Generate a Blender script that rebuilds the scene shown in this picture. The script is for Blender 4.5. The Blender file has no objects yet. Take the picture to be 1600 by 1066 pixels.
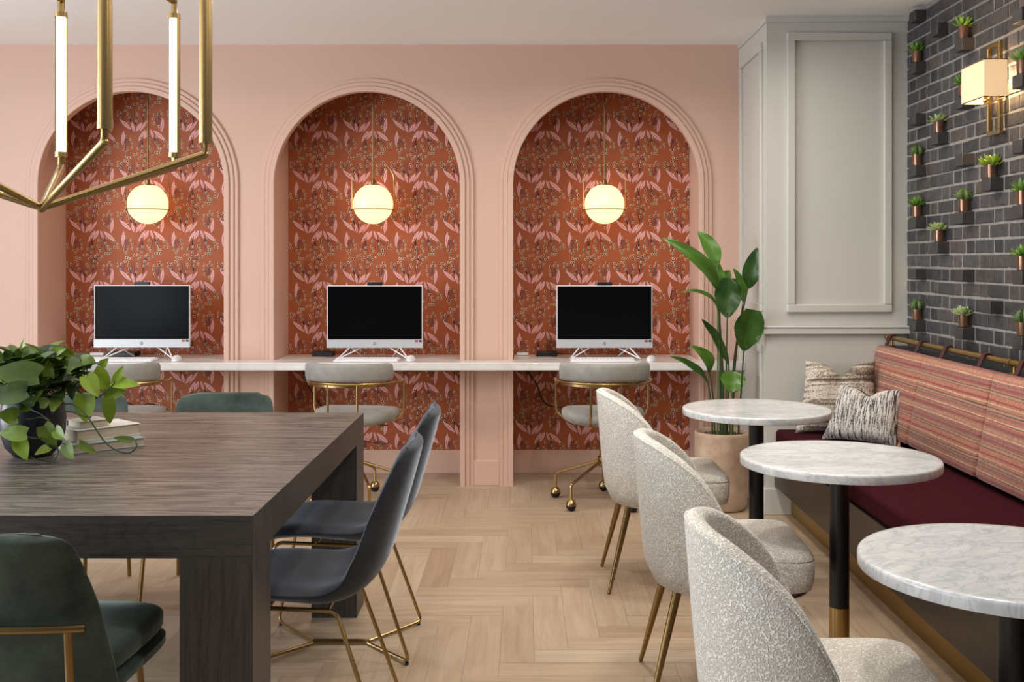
import bpy, bmesh, math, random
from math import sin, cos, pi, radians, sqrt, atan2
from mathutils import Vector, Matrix, noise

random.seed(7)
S = bpy.context.scene
COL = S.collection

# ------------------------------------------------------------------ camera
EYE, FPX, VX, VY = 1.35, 1650.0, 821.0, 410.0
cd = bpy.data.cameras.new('camera'); cam = bpy.data.objects.new('camera', cd); COL.objects.link(cam)
cam.location = (0, 0, EYE); cam.rotation_euler = (pi/2, 0, 0)
cd.sensor_width = 36; cd.lens = FPX/1600*36
cd.shift_x = -(VX-800)/1600; cd.shift_y = -(533-VY)/1600
cd.clip_start = .05
S.camera = cam

# ------------------------------------------------------------------ world, lights, exposure
w = bpy.data.worlds.new('world'); S.world = w; w.use_nodes = True
w.node_tree.nodes['Background'].inputs[0].default_value = (.80, .88, 1.0, 1)
w.node_tree.nodes['Background'].inputs[1].default_value = .13

def area(name, loc, rot, sx, sy, power, color, spread=180):
    l = bpy.data.lights.new(name, 'AREA'); l.shape = 'RECTANGLE'; l.size = sx; l.size_y = sy
    l.energy = power; l.color = color; l.spread = radians(spread)
    o = bpy.data.objects.new(name, l); COL.objects.link(o); o.location = loc; o.rotation_euler = rot
    return o
# daylight through the tall windows of the left side of the room
area('window_daylight', (-4.9, 2.9, 1.45), (0, radians(-102), 0), 2.0, 2.8, 200, (.90, .95, 1.0))
area('window_daylight', (-4.9, -.6, 1.45), (0, radians(-102), 0), 2.0, 2.6, 95, (.88, .94, 1.0))
# recessed downlights of the ceiling
for x, y, p in ((-2.4, 5.3, 6), (-.9, 5.3, 8), (.45, 5.3, 10), (-1.4, 3.6, 7), (.60, 4.45, 14), (.60, 3.3, 14), (.62, 2.2, 12),
                (1.45, 4.9, 5), (1.5, 3.6, 7), (-.3, 3.9, 6), (-.3, 2.3, 5)):
    area('ceiling_downlight', (x, y, 2.655), (0, 0, 0), .22, .22, p, (1, .93, .84), 160)

S.view_settings.view_transform = 'Standard'; S.view_settings.look = 'None'
S.view_settings.exposure = -0.12; S.view_settings.gamma = 1; S.view_settings.use_curve_mapping = False
try:
    S.cycles.use_denoising = True
    S.cycles.max_bounces = 8; S.cycles.diffuse_bounces = 5
    S.cycles.sample_clamp_indirect = 4
except Exception: pass

# ------------------------------------------------------------------ helpers
def lin(c):
    return tuple(((v/255)/12.92 if v/255 <= .04045 else ((v/255+.055)/1.055)**2.4) for v in c)

def P(px, py, d):
    """a point of the room from its direction and its distance"""
    s = FPX/d
    return Vector(((px-VX)/s, d, EYE-(py-VY)/s))

class Mat:
    def __init__(s, name):
        s.m = bpy.data.materials.new(name); s.m.use_nodes = True
        s.t = s.m.node_tree; s.b = s.t.nodes['Principled BSDF']
    def n(s, kind, **kw):
        nd = s.t.nodes.new(kind)
        for k, v in kw.items():
            if k.startswith('_'): setattr(nd, k[1:], v)
            else: nd.inputs[k.replace('_', ' ')].default_value = v
        return nd
    def l(s, a, b): s.t.links.new(a, b)

def simple(name, col, rough=.5, metal=0, sheen=0, coat=0, emis=None, es=0, spec=.5, sheent=None, trans=0, bump=None):
    M = Mat(name); b = M.b
    b.inputs['Base Color'].default_value = (*lin(col), 1)
    b.inputs['Roughness'].default_value = rough; b.inputs['Metallic'].default_value = metal
    b.inputs['Specular IOR Level'].default_value = spec
    if sheen:
        b.inputs['Sheen Weight'].default_value = sheen; b.inputs['Sheen Roughness'].default_value = .35
        b.inputs['Sheen Tint'].default_value = (*lin(sheent or (255, 255, 255)), 1)
    if coat: b.inputs['Coat Weight'].default_value = coat
    if trans: b.inputs['Transmission Weight'].default_value = trans
    if emis:
        b.inputs['Emission Color'].default_value = (*lin(emis), 1); b.inputs['Emission Strength'].default_value = es
    if bump:
        sc, st, dist = bump
        tc = M.n('ShaderNodeTexCoord'); nz = M.n('ShaderNodeTexNoise', Scale=sc, Detail=4.0)
        bp = M.n('ShaderNodeBump', Strength=st, Distance=dist)
        M.l(tc.outputs['Object'], nz.inputs['Vector']); M.l(nz.outputs['Fac'], bp.inputs['Height']); M.l(bp.outputs[0], b.inputs['Normal'])
    return M.m

def ramp(M, stops, interp='LINEAR'):
    r = M.n('ShaderNodeValToRGB'); cr = r.color_ramp; cr.interpolation = interp
    while len(cr.elements) > 1: cr.elements.remove(cr.elements[0])
    cr.elements[0].position = stops[0][0]; cr.elements[0].color = (*lin(stops[0][1]), 1)
    for p, c in stops[1:]:
        e = cr.elements.new(p); e.color = (*lin(c), 1)
    return r

def noisy(name, stops, scale=(1, 1, 1), nscale=5, detail=6, rough=.5, bump=0, bdist=.002, distort=0, coord='Object', metal=0, sheen=0, coat=0, nrough=.6, spec=.5):
    M = Mat(name); tc = M.n('ShaderNodeTexCoord'); mp = M.n('ShaderNodeMapping'); mp.inputs['Scale'].default_value = scale
    nz = M.n('ShaderNodeTexNoise', Scale=nscale, Detail=detail, Distortion=distort, Roughness=nrough)
    r = ramp(M, stops)
    M.l(tc.outputs[coord], mp.inputs[0]); M.l(mp.outputs[0], nz.inputs['Vector']); M.l(nz.outputs['Fac'], r.inputs[0]); M.l(r.outputs[0], M.b.inputs['Base Color'])
    M.b.inputs['Roughness'].default_value = rough; M.b.inputs['Metallic'].default_value = metal
    M.b.inputs['Specular IOR Level'].default_value = spec
    if sheen: M.b.inputs['Sheen Weight'].default_value = sheen
    if coat: M.b.inputs['Coat Weight'].default_value = coat
    if bump:
        bp = M.n('ShaderNodeBump', Strength=bump, Distance=bdist); M.l(nz.outputs['Fac'], bp.inputs['Height']); M.l(bp.outputs[0], M.b.inputs['Normal'])
    return M.m

class MB:
    def __init__(s): s.v = []; s.f = []; s.mi = []; s.tone = []; s.uv = {}; s.T = None; s.m = 0; s.c = 0.5
    def add(s, vs, fs):
        o = len(s.v)
        for p in vs:
            p = Vector(p)
            s.v.append(s.T @ p if s.T else p)
        for f in fs:
            s.f.append([i+o for i in f]); s.mi.append(s.m); s.tone.append(s.c)
    def box(s, x0, x1, y0, y1, z0, z1):
        s.hexa([(x0,y0,z0),(x1,y0,z0),(x1,y1,z0),(x0,y1,z0),(x0,y0,z1),(x1,y0,z1),(x1,y1,z1),(x0,y1,z1)])
    def hexa(s, p):
        s.add(p, [(0,3,2,1),(4,5,6,7),(0,1,5,4),(1,2,6,5),(2,3,7,6),(3,0,4,7)])
    def loft(s, rings, closed=True, cap=True):
        n = len(rings[0]); vs = [p for r in rings for p in r]; fs = []
        for i in range(len(rings)-1):
            for j in range(n if closed else n-1):
                a = i*n+j; b = i*n+(j+1) % n; fs.append((a, b, b+n, a+n))
        if cap:
            fs.append(tuple(range(n))[::-1]); k = (len(rings)-1)*n; fs.append(tuple(range(k, k+n)))
        s.add(vs, fs)
    def lathe(s, prof, c=(0, 0, 0), n=32, cap=True):
        s.loft([[(c[0]+r*cos(2*pi*j/n), c[1]+r*sin(2*pi*j/n), c[2]+z) for j in range(n)] for r, z in prof], True, cap)
    def tube(s, pts, r, n=10, closed=False):
        pts = [Vector(p) for p in pts]; N = len(pts)
        rr = r if isinstance(r, (list, tuple)) else [r]*N
        tans = []
        for i in range(N):
            a = pts[i-1] if (i > 0 or closed) else pts[i]; b = pts[(i+1) % N] if (i < N-1 or closed) else pts[i]
            tans.append((b-a).normalized())
        up = Vector((0, 0, 1)) if abs(tans[0].z) < .9 else Vector((1, 0, 0))
        u = tans[0].cross(up).normalized(); rings = []
        for i in range(N):
            u = (u - tans[i]*u.dot(tans[i])).normalized(); v = tans[i].cross(u)
            k = 1.0
            if 0 < i < N-1 or closed:
                a = (pts[i]-pts[i-1]).normalized(); b = (pts[(i+1) % N]-pts[i]).normalized()
                k = 1/max(.5, cos(a.angle(b, 0)/2))
            rings.append([pts[i]+(u*cos(2*pi*j/n)+v*sin(2*pi*j/n))*rr[i]*k for j in range(n)])
        if closed: s.loft(rings+[rings[0]], True, False)
        else: s.loft(rings, True, True)
    def sphere(s, c, r, n=20, m=12, sz=1):
        s.lathe([(max(1e-4, r*sin(pi*i/m)), -r*sz*cos(pi*i/m)) for i in range(m+1)], c, n, False)
    def build(s, name, mat, parent=None, bevel=0, seg=2, ang=35, loc=None, subsurf=0, weld=False):
        me = bpy.data.meshes.new(name); me.from_pydata([tuple(v) for v in s.v], [], s.f); me.validate()
        mats = mat if isinstance(mat, (list, tuple)) else [mat]
        for m in mats: me.materials.append(m)
        if len(mats) > 1: me.polygons.foreach_set('material_index', s.mi)
        if any(abs(t-.5) > 1e-6 for t in s.tone):
            at = me.attributes.new('tone', 'FLOAT_COLOR', 'CORNER'); k = 0; buf = []
            for pl, t in zip(me.polygons, s.tone):
                for _ in pl.vertices: buf += [t, t, t, 1]
            at.data.foreach_set('color', buf)
        if s.uv:
            ul = me.uv_layers.new(name='UVMap')
            for pl in me.polygons:
                if pl.index in s.uv:
                    for li, uvv in zip(pl.loop_indices, s.uv[pl.index]): ul.data[li].uv = uvv
        if weld:
            bm = bmesh.new(); bm.from_mesh(me); bmesh.ops.remove_doubles(bm, verts=bm.verts, dist=1e-5); bmesh.ops.recalc_face_normals(bm, faces=bm.faces); bm.to_mesh(me); bm.free()
        me.polygons.foreach_set('use_smooth', [True]*len(me.polygons))
        me.set_sharp_from_angle(angle=radians(ang)); me.update()
        o = bpy.data.objects.new(name, me); COL.objects.link(o)
        if parent: o.parent = parent
        if loc: o.location = loc
        if bevel:
            b = o.modifiers.new('bevel', 'BEVEL'); b.width = bevel; b.segments = seg; b.limit_method = 'ANGLE'; b.angle_limit = radians(40)
            b.harden_normals = False
        if subsurf:
            b = o.modifiers.new('sub', 'SUBSURF'); b.levels = subsurf; b.render_levels = subsurf
        return o

def fillet(pts, rad, seg=5):
    pts = [Vector(p) for p in pts]; out = [pts[0]]
    for i in range(1, len(pts)-1):
        a, b, c = pts[i-1], pts[i], pts[i+1]
        u = (a-b); v = (c-b); r = min(rad, u.length*.45, v.length*.45)
        p0 = b+u.normalized()*r; p1 = b+v.normalized()*r
        for k in range(seg+1):
            t = k/seg; out.append(p0*(1-t)**2 + b*2*t*(1-t) + p1*t*t)
    out.append(pts[-1]); return out

def spline(pts, n=6):
    pts = [Vector(p) for p in pts]; out = []
    for i in range(len(pts)-1):
        p0 = pts[max(0, i-1)]; p1 = pts[i]; p2 = pts[i+1]; p3 = pts[min(len(pts)-1, i+2)]
        for k in range(n):
            t = k/n
            out.append(.5*((2*p1)+(p2-p0)*t+(2*p0-5*p1+4*p2-p3)*t*t+(3*p1-p0-3*p2+p3)*t**3))
    out.append(pts[-1]); return out

def lerp_tab(tab, x):
    if x <= tab[0][0]: return tab[0][1]
    for (a, u), (b, v) in zip(tab, tab[1:]):
        if x <= b: return u+(v-u)*(x-a)/(b-a)
    return tab[-1][1]

def thing(name, label, cat, loc=(0, 0, 0), rz=0, group=None):
    o = bpy.data.objects.new(name, None); COL.objects.link(o); o.empty_display_size = .1
    o.location = loc; o.rotation_euler = (0, 0, rz); o['label'] = label; o['category'] = cat
    if group: o['group'] = group
    return o
def tag(o, label, cat, group=None):
    o['label'] = label; o['category'] = cat
    if group: o['group'] = group
    return o
def struct(o): o['kind'] = 'structure'; return o

def dup(root, loc, rz=None, label=None):
    r = root.copy(); COL.objects.link(r); r.location = loc
    if rz is not None: r.rotation_euler = (0, 0, rz)
    if label: r['label'] = label
    for ch in list(root.children):
        c = ch.copy(); COL.objects.link(c); c.parent = r
        for g in list(ch.children):
            d = g.copy(); COL.objects.link(d); d.parent = c
    return r

# ------------------------------------------------------------------ materials
M_pink = simple('pink_paint', (209, 174, 157), .55, bump=(300, .05, .001))
M_ceil = simple('ceiling_paint', (244, 245, 246), .8)
M_grey = simple('greige_paint', (194, 193, 186), .5)
M_brass = noisy('brushed_brass', [(0, (170, 144, 96)), (1, (182, 155, 105))], nscale=3, rough=.27, metal=1)
M_brass_dark = noisy('aged_brass', [(0, (136, 110, 70)), (1, (150, 123, 80))], nscale=3, rough=.3, metal=1)
M_black = simple('black_metal', (14, 14, 15), .35)
M_blackp = simple('black_plastic', (16, 16, 18), .4)
M_white = simple('white_plastic', (225, 225, 228), .35)
M_silver = simple('silver_plastic', (200, 202, 206), .3, metal=.2)
M_screen = simple('dark_glass_screen', (8, 9, 11), .16, spec=.08)
M_rubber = simple('rubber', (10, 10, 10), .7)
M_globe = simple('opal_glass_globe', (140, 130, 112), .3, emis=(255, 198, 140), es=2.4)
M_led = simple('led_tube', (255, 250, 240), .3, emis=(255, 234, 196), es=2.4)

def velvet(name, dark, light, sheen, tint):
    M = Mat(name); tc = M.n('ShaderNodeTexCoord'); nz = M.n('ShaderNodeTexNoise', Scale=7.0, Detail=5.0, Roughness=.65)
    r = ramp(M, [(.3, dark), (.7, light)])
    M.l(tc.outputs['Object'], nz.inputs['Vector']); M.l(nz.outputs['Fac'], r.inputs[0]); M.l(r.outputs[0], M.b.inputs['Base Color'])
    M.b.inputs['Roughness'].default_value = .62; M.b.inputs['Sheen Weight'].default_value = sheen
    M.b.inputs['Sheen Roughness'].default_value = .3; M.b.inputs['Sheen Tint'].default_value = (*lin(tint), 1)
    M.b.inputs['Specular IOR Level'].default_value = .25
    n2 = M.n('ShaderNodeTexNoise', Scale=900.0, Detail=2.0); bp = M.n('ShaderNodeBump', Strength=.15, Distance=.001)
    M.l(tc.outputs['Object'], n2.inputs['Vector']); M.l(n2.outputs['Fac'], bp.inputs['Height']); M.l(bp.outputs[0], M.b.inputs['Normal'])
    return M.m
M_navy = velvet('navy_velvet', (35, 39, 45), (60, 65, 72), .9, (175, 188, 205))
M_green = velvet('green_velvet', (36, 46, 43), (76, 88, 79), 1.0, (190, 206, 196))
M_greyv = velvet('grey_velvet', (126, 124, 118), (158, 156, 150), .35, (220, 220, 220))
M_maroon = noisy('maroon_wool', [(.3, (44, 14, 20)), (.7, (66, 23, 31))], nscale=160, detail=3, rough=1, bump=.4, bdist=.002, spec=.05)

def boucle():
    M = Mat('cream_boucle'); tc = M.n('ShaderNodeTexCoord')
    nz = M.n('ShaderNodeTexNoise', Scale=230.0, Detail=1.5, Roughness=.5, Distortion=.5); M.l(tc.outputs['Object'], nz.inputs['Vector'])
    cu = M.n('ShaderNodeMapRange'); cu.interpolation_type = 'SMOOTHSTEP'; cu.inputs['From Min'].default_value = .42; cu.inputs['From Max'].default_value = .60
    M.l(nz.outputs['Fac'], cu.inputs['Value'])
    r = ramp(M, [(.0, (200, 195, 184)), (1, (242, 239, 232))])
    M.l(cu.outputs[0], r.inputs[0]); M.l(r.outputs[0], M.b.inputs['Base Color'])
    bp = M.n('ShaderNodeBump', Strength=.9, Distance=.0022)
    M.l(cu.outputs[0], bp.inputs['Height']); M.l(bp.outputs[0], M.b.inputs['Normal'])
    M.b.inputs['Roughness'].default_value = .95; M.b.inputs['Specular IOR Level'].default_value = .1; M.b.inputs['Sheen Weight'].default_value = .25
    return M.m
M_boucle = boucle()

def marble():
    M = Mat('white_marble'); tc = M.n('ShaderNodeTexCoord')
    mp = M.n('ShaderNodeMapping'); mp.inputs['Scale'].default_value = (1, 2.2, 1); mp.inputs['Rotation'].default_value = (0, 0, .5)
    nz = M.n('ShaderNodeTexNoise', Scale=7.0, Detail=9.0, Roughness=.62, Distortion=1.6)
    oi = M.n('ShaderNodeObjectInfo'); ad = M.n('ShaderNodeVectorMath', _operation='ADD')
    M.l(tc.outputs['Object'], mp.inputs[0]); M.l(mp.outputs[0], ad.inputs[0]); M.l(oi.outputs['Location'], ad.inputs[1]); M.l(ad.outputs[0], nz.inputs['Vector'])
    r = ramp(M, [(.30, (206, 208, 209)), (.44, (216, 217, 217)), (.49, (192, 195, 198)), (.54, (214, 215, 215)), (.7, (220, 221, 221))])
    n2 = M.n('ShaderNodeTexNoise', Scale=5.0, Detail=7.0, Distortion=.8); M.l(ad.outputs[0], n2.inputs['Vector'])
    r2 = ramp(M, [(.35, (196, 200, 202)), (.6, (255, 255, 255))])
    mx = M.n('ShaderNodeMix'); mx.data_type = 'RGBA'; mx.blend_type = 'MULTIPLY'; mx.inputs[0].default_value = .4
    M.l(nz.outputs['Fac'], r.inputs[0]); M.l(n2.outputs['Fac'], r2.inputs[0]); M.l(r.outputs[0], mx.inputs[6]); M.l(r2.outputs[0], mx.inputs[7])
    M.l(mx.outputs[2], M.b.inputs['Base Color']); M.b.inputs['Roughness'].default_value = .14
    return M.m
M_marble = marble()
M_quartz = noisy('white_quartz', [(.3, (212, 208, 204)), (.5, (226, 223, 220)), (.7, (232, 230, 227))], nscale=4, distort=1, rough=.2)

def wood(name, axis, cols, rough=.35, bump=.25, pore=.85):
    """oak grain running along one axis of the board"""
    M = Mat(name); tc = M.n('ShaderNodeTexCoord'); mp = M.n('ShaderNodeMapping')
    sc = [52, 52, 52]; sc['xyz'.index(axis)] = 2.4; mp.inputs['Scale'].default_value = sc
    M.l(tc.outputs['Object'], mp.inputs[0])
    nz = M.n('ShaderNodeTexNoise', Scale=1.0, Detail=10.0, Roughness=.72, Distortion=1.2); M.l(mp.outputs[0], nz.inputs['Vector'])
    r = ramp(M, [(.30, cols[0]), (.43, cols[1]), (.56, cols[2]), (.64, cols[1]), (.74, cols[0])])
    M.l(nz.outputs['Fac'], r.inputs[0])
    # fine pores
    mp2 = M.n('ShaderNodeMapping'); sc2 = [150, 150, 150]; sc2['xyz'.index(axis)] = 5; mp2.inputs['Scale'].default_value = sc2
    n2 = M.n('ShaderNodeTexNoise', Scale=1.0, Detail=4.0, Roughness=.6); M.l(tc.outputs['Object'], mp2.inputs[0]); M.l(mp2.outputs[0], n2.inputs['Vector'])
    r2 = ramp(M, [(.40, (120, 116, 112)), (.50, (255, 255, 255))])
    M.l(n2.outputs['Fac'], r2.inputs[0])
    mx = M.n('ShaderNodeMix'); mx.data_type = 'RGBA'; mx.blend_type = 'MULTIPLY'; mx.inputs[0].default_value = pore
    M.l(r.outputs[0], mx.inputs[6]); M.l(r2.outputs[0], mx.inputs[7]); M.l(mx.outputs[2], M.b.inputs['Base Color'])
    # cathedral figure: contour lines of a slow noise
    mp3 = M.n('ShaderNodeMapping'); sc3 = [6.5, 6.5, 6.5]; sc3['xyz'.index(axis)] = .85; mp3.inputs['Scale'].default_value = sc3
    n3 = M.n('ShaderNodeTexNoise', Scale=1.0, Detail=2.0, Roughness=.45); M.l(tc.outputs['Object'], mp3.inputs[0]); M.l(mp3.outputs[0], n3.inputs['Vector'])
    m3 = M.n('ShaderNodeMath', _operation='MULTIPLY'); M.l(n3.outputs['Fac'], m3.inputs[0]); m3.inputs[1].default_value = 34
    f3 = M.n('ShaderNodeMath', _operation='FRACT'); M.l(m3.outputs[0], f3.inputs[0])
    r3 = ramp(M, [(0, (150, 146, 142)), (.25, (225, 224, 222)), (.6, (255, 255, 255)), (.9, (255, 255, 255)), (1, (150, 146, 142))]); M.l(f3.outputs[0], r3.inputs[0])
    mx3 = M.n('ShaderNodeMix'); mx3.data_type = 'RGBA'; mx3.blend_type = 'MULTIPLY'; mx3.inputs[0].default_value = pore*.9
    M.l(mx.outputs[2], mx3.inputs[6]); M.l(r3.outputs[0], mx3.inputs[7]); M.l(mx3.outputs[2], M.b.inputs['Base Color'])
    bp = M.n('ShaderNodeBump', Strength=bump, Distance=.001); M.l(n2.outputs['Fac'], bp.inputs['Height']); M.l(bp.outputs[0], M.b.inputs['Normal'])
    M.b.inputs['Roughness'].default_value = rough
    return M.m
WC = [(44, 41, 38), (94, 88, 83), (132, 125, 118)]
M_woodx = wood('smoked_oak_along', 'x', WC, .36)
M_woodz = wood('smoked_oak_shaded_upright', 'z', [(56, 52, 49), (64, 59, 55), (72, 67, 62)], .45, .15, .4)  # same oak as the top, darkened: shade of the upright faces in its colour
M_woodf = wood('smoked_oak_shaded_apron', 'x', [(56, 52, 49), (64, 59, 55), (72, 67, 62)], .45, .15, .4)  # apron oak, its dim front light painted in as darker colour

# ------------------------------------------------------------------ room constants
DW, DB, H = 6.395, 6.762, 2.668          # pink wall, back of the alcoves, ceiling
XL, XR = -5.2, 2.05
N = [(-2.942, -1.814), (-1.519, -.391), (-.0775, 1.05)]
RW = .564; ZS = H and (EYE+121.5/258); ZTOP = ZS+RW
XC, DC = 1.291, 5.65                     # column corner

# ------------------------------------------------------------------ floor
def floor():
    M = Mat('pale_oak_herringbone'); at = M.n('ShaderNodeAttribute', _attribute_name='tone')
    uv = M.n('ShaderNodeUVMap'); mp = M.n('ShaderNodeMapping'); mp.inputs['Scale'].default_value = (2.2, 30, 1)
    nz = M.n('ShaderNodeTexNoise', Scale=1.0, Detail=8.0, Roughness=.6, Distortion=.8)
    M.l(uv.outputs[0], mp.inputs[0]); M.l(mp.outputs[0], nz.inputs['Vector'])
    r1 = ramp(M, [(0, (168, 145, 122)), (.35, (179, 158, 134)), (.7, (184, 164, 141)), (1, (191, 174, 152))])
    r2 = ramp(M, [(.3, (225, 216, 208)), (.6, (255, 255, 255))])
    mx = M.n('ShaderNodeMix'); mx.data_type = 'RGBA'; mx.blend_type = 'MULTIPLY'; mx.inputs[0].default_value = .8
    M.l(at.outputs['Color'], r1.inputs[0]); M.l(nz.outputs['Fac'], r2.inputs[0]); M.l(r1.outputs[0], mx.inputs[6]); M.l(r2.outputs[0], mx.inputs[7])
    M.l(mx.outputs[2], M.b.inputs['Base Color']); M.b.inputs['Roughness'].default_value = .38
    bp = M.n('ShaderNodeBump', Strength=.12, Distance=.001); M.l(nz.outputs['Fac'], bp.inputs['Height']); M.l(bp.outputs[0], M.b.inputs['Normal'])
    gap = simple('floor_joint', (140, 120, 100), .8)
    mb = MB(); mb.m = 1; mb.c = .4; mb.box(XL, XR+.3, -1.5, DB+.2, -.06, -.0012)
    W = .118; n = 5; x0, y0, x1, y1 = XL, -1.5, XR+.3, DB+.2; g = .0006
    mb.m = 0
    ox, oy = .03, .02
    def plank(ax, bx, ay, by, horiz):
        if bx-ax <= 0 or by-ay <= 0: return
        X0, X1, Y0, Y1 = max(ax, x0), min(bx, x1), max(ay, y0), min(by, y1)
        if X1-X0 < .004 or Y1-Y0 < .004: return
        mb.c = min(1, max(0, random.gauss(.55, .2))) + 1e-4
        i = len(mb.f); u = random.random()*50
        mb.add([(X0+g, Y0+g, 0), (X1-g, Y0+g, 0), (X1-g, Y1-g, 0), (X0+g, Y1-g, 0)], [(0, 1, 2, 3)])
        if horiz: mb.uv[i] = [(u, u), (u+X1-X0, u), (u+X1-X0, u+Y1-Y0), (u, u+Y1-Y0)]
        else: mb.uv[i] = [(u, u), (u, u+X1-X0), (u+Y1-Y0, u+X1-X0), (u+Y1-Y0, u)]
    K = int(9/W)+2
    for k in range(-K, K):
        if not (y0-W < oy+k*W < y1): pass
        for j in range(-12, 13):
            ax = ox+(k+2*n*j)*W; plank(ax, ax+n*W, oy+k*W, oy+(k+1)*W, True)
            ay = oy+(k-2*n+1)*W; bx = ox+(k+2*n*j)*W; plank(bx, bx+W, ay, ay+n*W, False)
    struct(mb.build('floor', [M.m, gap]))
floor()
mb = MB(); mb.box(XL, XR+.3, -1.5, DB+.2, H, H+.08); struct(mb.build('ceiling', M_ceil))

# ------------------------------------------------------------------ pink wall with three arches
mb = MB()
edges = [XL] + [e for n_ in N for e in n_] + [XC+.02]
for a, b in zip(edges[0::2], edges[1::2]): mb.box(a, b, DW, DB+.1, 0, H)
NA = 48
for a, b in N:
    cx = (a+b)/2; pts = [(cx-RW*cos(pi*i/NA), ZS+RW*sin(pi*i/NA)) for i in range(NA+1)]
    for (xa, za), (xb, zb) in zip(pts, pts[1:]):
        mb.hexa([(xa, DW, za), (xb, DW, zb), (xb, DW+.04, zb), (xa, DW+.04, za), (xa, DW, H), (xb, DW, H), (xb, DW+.04, H), (xa, DW+.04, H)])
    mb.box(a, b, DW+.04, DB+.1, 2.63, H)
struct(mb.build('wall_back', M_pink, weld=False))

for k, (a, b) in enumerate(N):
    mb = MB(); cx = (a+b)/2
    for r0, r1, pr in ((-.004, .029, .034), (.029, .055, .024), (.055, .080, .015)):
        def ring(x, z, nx, nz):  # section
            return [(x+nx*r0, DW+.002, z+nz*r0), (x+nx*r0, DW-pr+.003, z+nz*r0), (x+nx*(r0+.003), DW-pr, z+nz*(r0+.003)), (x+nx*(r1-.005), DW-pr, z+nz*(r1-.005)),
                    (x+nx*r1, DW-pr+.005, z+nz*r1), (x+nx*r1, DW+.002, z+nz*r1)]
        rs = [ring(a, 0, -1, 0)]
        for i in range(NA+1):
            t = pi*i/NA; rs.append(ring(cx-RW*cos(t), ZS+RW*sin(t), -cos(t), sin(t)))
        rs.append(ring(b, 0, 1, 0)); mb.loft(rs)
    struct(mb.build('trim_%d' % (k+1), M_pink, ang=25))

# skirting between the arches and inside the alcoves
mb = MB()
for a, b in ((XL, N[0][0]-.08), (N[0][1]+.08, N[1][0]-.08), (N[1][1]+.08, N[2][0]-.08), (N[2][1]+.08, XC)):
    mb.box(a, b, DW-.014, DW+.002, 0, .152)
for a, b in N: mb.box(a, b, DB-.014, DB+.001, 0, .150)
struct(mb.build('baseboard_back', M_pink, bevel=.003))

# wallpaper of the alcoves: flat printed leaves, berries and stems
M_wp = [noisy('wallpaper_terracotta', [(.3, (156, 78, 38)), (.7, (170, 88, 44))], nscale=3, rough=.6),
        simple('print_stem', (96, 48, 60), .6), simple('print_leaf', (230, 172, 168), .6), simple('print_vein', (176, 108, 116), .6),
        simple('print_cream', (246, 222, 188), .6), simple('print_black', (34, 18, 22), .6)]
LEAF = [((-15, 390), (100, 225), 30), ((50, 385), (190, 185), 22), ((30, 550), (155, 340), 25), ((125, 505), (210, 340), 33), ((290, 500), (235, 335), 22),
        ((500, 545), (280, 355), 35), ((415, 400), (450, 150), 30), ((760, 355), (555, 170), 32), ((800, 390), (765, 215), 25), ((605, 610), (630, 355), 30)]
BERRY = [(140,25),(125,105),(200,70),(15,75),(30,110),(5,205),(395,40),(365,90),(432,88),(297,100),(287,170),(305,238),(427,162),(380,295),
         (535,50),(590,70),(535,110),(580,160),(650,30),(692,35),(700,90),(725,150),(698,240),(80,485),(345,465),(470,530),(215,515),(330,565),(660,465),
         (630,605),(745,515),(768,585),(768,650),(637,680),(700,670),(670,725),(108,625),(197,610),(225,645),(240,690),(367,620),(378,668),(413,670),(475,625),
         (525,580),(535,635),(30,665),(100,710),(20,755),(90,790),(50,825),(155,780),(193,755),(325,735),(368,735),(405,735),(275,790),(220,825),(805,765),
         (672,805),(710,815),(750,815)]
STEM = [((800,330), [(650,30),(692,35),(700,90),(725,150),(838,205),(853,75),(868,110),(800,-30),(745,-25)]),
        ((110,230), [(125,105),(140,25),(200,70),(155,-60),(80,-30)]), ((370,260), [(395,40),(365,90),(432,88),(297,100),(287,170),(305,238)]),
        ((640,500), [(745,515),(768,585),(768,650),(700,670),(670,725)]), ((290,470), [(215,515),(330,565),(367,620),(413,670),(325,735),(240,690),(475,625)]),
        ((100,500), [(108,625),(100,710),(30,665),(90,790),(20,755),(155,780)]), ((620,200), [(535,50),(590,70),(535,110),(650,30)]),
        ((120,860), [(155,780),(193,755),(220,825),(275,790)])]
def clip(poly, x0, x1, z0, z1):
    for ax, lim, sg in ((0, x0, 1), (0, x1, -1), (1, z0, 1), (1, z1, -1)):
        out = []
        for i in range(len(poly)):
            a, b = poly[i-1], poly[i]; da = (a[ax]-lim)*sg; db = (b[ax]-lim)*sg
            if (da >= 0) != (db >= 0):
                t = da/(da-db); out.append((a[0]+(b[0]-a[0])*t, a[1]+(b[1]-a[1])*t))
            if db >= 0: out.append(b)
        poly = out
        if len(poly) < 3: return None
    return poly
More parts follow.
